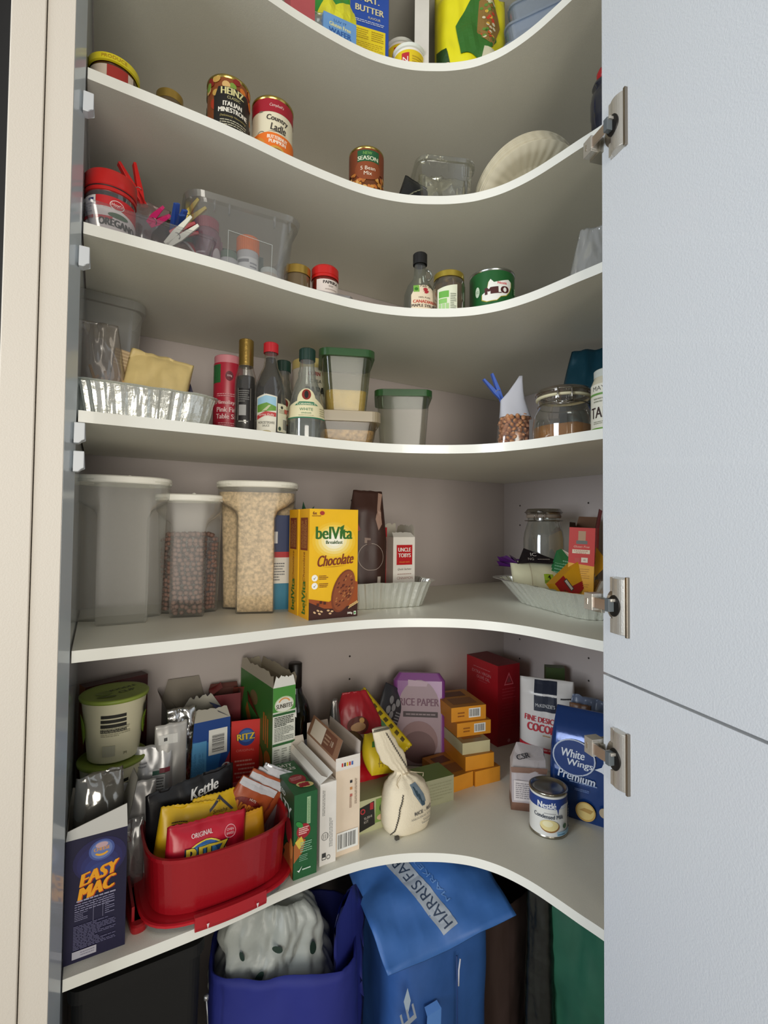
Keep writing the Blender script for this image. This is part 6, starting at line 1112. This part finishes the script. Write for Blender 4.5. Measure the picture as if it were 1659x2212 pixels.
# ================================================================ under the lowest shelf
FL = .037
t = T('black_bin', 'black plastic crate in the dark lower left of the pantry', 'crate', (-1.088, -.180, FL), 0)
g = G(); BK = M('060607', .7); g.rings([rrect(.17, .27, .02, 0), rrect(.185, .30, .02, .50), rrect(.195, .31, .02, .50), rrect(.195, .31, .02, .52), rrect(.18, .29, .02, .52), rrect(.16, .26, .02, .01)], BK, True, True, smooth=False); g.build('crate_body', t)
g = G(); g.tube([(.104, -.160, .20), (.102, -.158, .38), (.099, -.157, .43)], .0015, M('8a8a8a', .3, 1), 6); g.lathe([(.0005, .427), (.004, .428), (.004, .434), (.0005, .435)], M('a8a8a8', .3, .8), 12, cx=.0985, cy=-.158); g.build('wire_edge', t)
def sack(name, label, x, y, rz, w, d, h, m, seed, amp=.010, open_=True, e=4., lean=(0, 0), cat='bag', z=FL, prof=None, n=96):
    t = T(name, label, cat, (x, y, z), rz); g = G(); rs = []; N = 22
    for j in range(N+1):
        v = j/N; k = prof(v) if prof else 1+.04*sin(pi*v)
        r = []
        for X, Y, zz in sring(w*k, d*k, v*h, e, n):
            p = Vector((X*7, Y*7, v*h*4+seed)); dv = amp*(noise.noise(p)+.6*noise.noise(p*2.7)+.5*abs(noise.noise(p*5))-.25*abs(noise.noise(p*9))); ln = math.hypot(X, Y)
            r.append((X*(1+dv/ln)+lean[0]*v, Y*(1+dv/ln)+lean[1]*v, v*h+(.9*amp*noise.noise(Vector((X*12, Y*12, seed))) if j == N else 0)))
        rs.append(r)
    if open_: rs.append([(x*.97, y*.97, z_-.002) for x, y, z_ in rs[-1]]); rs.append([(x*.95, y*.95, z_-.12) for x, y, z_ in rs[-1]])
    g.rings(rs, m, True, True); g.build('bag_body', t); return t, rs
NAVY = M('1a2478', .7, bump=.9, bs=14.)
def nprof(v): return 1+.03*sin(pi*v)
t, _ = sack('shopping_bag', 'dark royal blue fabric bag under the shelf holding a white bag', -.838, -.285, -24, .262, .200, .440, NAVY, 3, amp=.010, prof=nprof)
g = G(); rs = []; wi = Matrix.Rotation(R(24), 3, 'Z')
for j in range(10):     # right-hand side of the bag folded up high
    v = j/9; A_ = []
    for sd in (0, 1):
        for u_ in (range(7) if sd == 0 else range(6, -1, -1)):
            k = u_/6; top = .425+.120*sin(pi*min(1, .25+k*.6)); P = Vector((-.790+.085*k, -.405+.060*k, 0)) - Vector((-.838, -.285, 0)); P = wi @ P
            A_.append((P.x+.006*noise.noise(Vector((k*3, v*5, 1)))+(.006 if sd else 0), P.y+.010*noise.noise(Vector((k*3, v*3, 4)))+(.012 if sd else 0), .20+(top-.20)*v))
    rs.append(A_)
g.rings(rs, NAVY, True, True); g.build('side_gusset', t)
WB = M('a4a8a2', .4, bump=1., bs=30.)
t, rs = sack('plastic_bag', 'crumpled white plastic bag with dark leaf prints inside the blue bag', -.862, -.290, -20, .220, .125, .175, WB, 11, amp=.030, open_=False, z=FL+.355, prof=lambda v: 1.0-.45*v**4+.05*sin(v*9), n=160)
g = G(); lm = M('22352c', .5)
def onbag(px, pz, s, rot):
    # leaf shapes pushed onto the front of the bag
    j = min(len(rs)-1, max(0, int(pz/.20*22))); r = rs[j]; k = min(range(len(r)), key=lambda i: abs(r[i][0]-px)+(9 if r[i][1] > 0 else 0)); c = Vector(r[k]); nrm = Vector((c.x*.35, c.y, 0)).normalized(); ux = Vector((-nrm.y, nrm.x, 0)); uz = Vector((0, 0, 1)); a = R(rot)
    if ux.x < 0: ux = -ux
    P = []
    for q_ in range(14):
        th = 2*pi*q_/14; X, Y = s*.55*sin(th)*(1 if th < pi else 1), s*cos(th)*(1.25 if cos(th) > 0 else .8)
        P.append(c+nrm*.006+ux*(X*cos(a)-Y*sin(a))+uz*(X*sin(a)+Y*cos(a)))
    return P
for px, pz, s, rot_ in ((-.02, .085, .011, -30), (.045, .05, .013, -20), (-.05, .12, .008, 20), (.01, .135, .010, 60), (-.075, .05, .009, 10), (.07, .11, .012, 10), (.03, .02, .008, 0)):
    P = onbag(px, pz, s, rot_); g.add([c + Vector((0, 0, 0)) for c in P], [tuple(range(14))], lm)
g.build('leaf_print', t)
# light blue market bag with a folded-over flap
BL = M('2f5796', .5, bump=1., bs=16., var=.10, vs=8.)
t = T('market_bag', 'light blue market bag with white lettering and folded flap under the shelf', 'bag', (-.575, -.335, FL), 0)
g = G(); rs = []; N = 18
for j in range(N+1):
    v = j/N; r = []
    for X, Y, zz in sring(.232-.01*v, .215, v*.43, 5, 110):
        p = Vector((X*8, Y*8, v*2+3)); dv = .008*(noise.noise(p)+.5*noise.noise(p*2.5)); ln = math.hypot(X, Y); r.append((X*(1+dv/ln)+.012, Y*(1+dv/ln), v*.43))
    rs.append(r)
g.rings(rs, BL, True, True); g.build('bag_body', t)
g = G(); nu, nv = 30, 22; F0 = [Vector(p) for p in ((-.130, -.112, .425), (.132, -.158, .458), (.160, .070, .545), (-.135, .070, .535))]
def flap(u, v, o=0.):
    a = F0[0].lerp(F0[1], u); b = F0[3].lerp(F0[2], u); p = a.lerp(b, v)
    k = noise.noise(Vector((u*2.2, v*2.2, 7.)))*.014 + .6*noise.noise(Vector((u*5, v*5, 2.)))*.014 + .004*abs(noise.noise(Vector((u*11, v*11, 5.)))) + .020*sin(pi*v)*sin(pi*u) - .016*max(0, 1-abs(u-.42)/.3)*(1-v)
    nn = (F0[1]-F0[0]).cross(F0[3]-F0[0]).normalized(); return p + nn*(k+o)
vs = [flap(i/nu, j/nv) for j in range(nv+1) for i in range(nu+1)] + [flap(i/nu, j/nv, -.004) for j in range(nv+1) for i in range(nu+1)]
n1 = nu+1; oo = (nv+1)*n1; fs = []
for j in range(nv):
    for i in range(nu): a = j*n1+i; fs += [(a, a+1, a+n1+1, a+n1), (oo+a, oo+a+n1, oo+a+n1+1, oo+a+1)]
for i in range(nu): fs += [(i, oo+i, oo+i+1, i+1)]; a = nv*n1+i; fs += [(a, a+1, oo+a+1, oo+a)]
for j in range(nv): a = j*n1; fs += [(a, a+n1, oo+a+n1, oo+a)]; a = j*n1+nu; fs += [(a, oo+a, oo+a+n1, a+n1)]
g.add(vs, fs, M('3766a8', .5, bump=1., bs=14., var=.10, vs=9.), True); g.build('folded_flap', t)
q = D(lambda u, v, o: tuple(flap(min(1, max(0, u)), min(1, max(0, v)), o)), thr=.02, base=.0012, step=.0004)
def strip(sx, sy):            # along and across the printed strip to flap (u, v)
    A = Vector((.515, .10)); B_ = Vector((.30, .86)); ax = B_-A; pr_ = Vector((-ax.y, ax.x*.8)).normalized(); p = A+ax*sx+pr_*(sy-.5)*.125; return p.x, p.y
q.poly([strip(0, 0), strip(1.02, 0), strip(1.02, 1), strip(0, 1)], '9aa2ac')
vs_, fs_, tw, th = textmesh('HARRIS FARM'); q.put([strip(.03+.94*(x/tw+.5), .5+(y/th)*.60) for x, y in vs_], fs_, '26364e'); vs_, fs_, tw, th = textmesh('MARKETS'); q.put([strip(.20+.60*(x/tw+.5), -.35+(y/th)*.28) for x, y in vs_], fs_, '5f88c0'); q.build('flap_print', t)
q = D(lambda u, v, o: (u, -.1130-o, v), base=.004); q.poly([(-.100, .37), (-.092, .39), (-.085, .365), (-.092, .34)], 'a8b8c8'); q.text('LIVE', -.078, .295, w=.12, h=.030, col='98a0ac', rot=105, bold=.003); q.build('bag_print', t)
g = G(); g.add([(-.058, -.1185, .16), (-.022, -.1185, .16), (-.020, -.1215, .325), (-.052, -.1215, .325), (-.050, -.110, .331), (-.022, -.110, .331)], [(0, 1, 2, 3), (3, 2, 5, 4)], M('5a8ad0', .5)); g.build('handle', t)
g = G(); g.tube([(.020, -.1185, .17), (.019, -.119, .33), (.018, -.118, .40)], .0015, M('1d3a70', .6), 6); g.tube([(.0215, -.1200, .345), (.0215, -.1205, .375), (.026, -.119, .392)], .0016, M('c8c8d0', .4), 6); g.build('seam', t)
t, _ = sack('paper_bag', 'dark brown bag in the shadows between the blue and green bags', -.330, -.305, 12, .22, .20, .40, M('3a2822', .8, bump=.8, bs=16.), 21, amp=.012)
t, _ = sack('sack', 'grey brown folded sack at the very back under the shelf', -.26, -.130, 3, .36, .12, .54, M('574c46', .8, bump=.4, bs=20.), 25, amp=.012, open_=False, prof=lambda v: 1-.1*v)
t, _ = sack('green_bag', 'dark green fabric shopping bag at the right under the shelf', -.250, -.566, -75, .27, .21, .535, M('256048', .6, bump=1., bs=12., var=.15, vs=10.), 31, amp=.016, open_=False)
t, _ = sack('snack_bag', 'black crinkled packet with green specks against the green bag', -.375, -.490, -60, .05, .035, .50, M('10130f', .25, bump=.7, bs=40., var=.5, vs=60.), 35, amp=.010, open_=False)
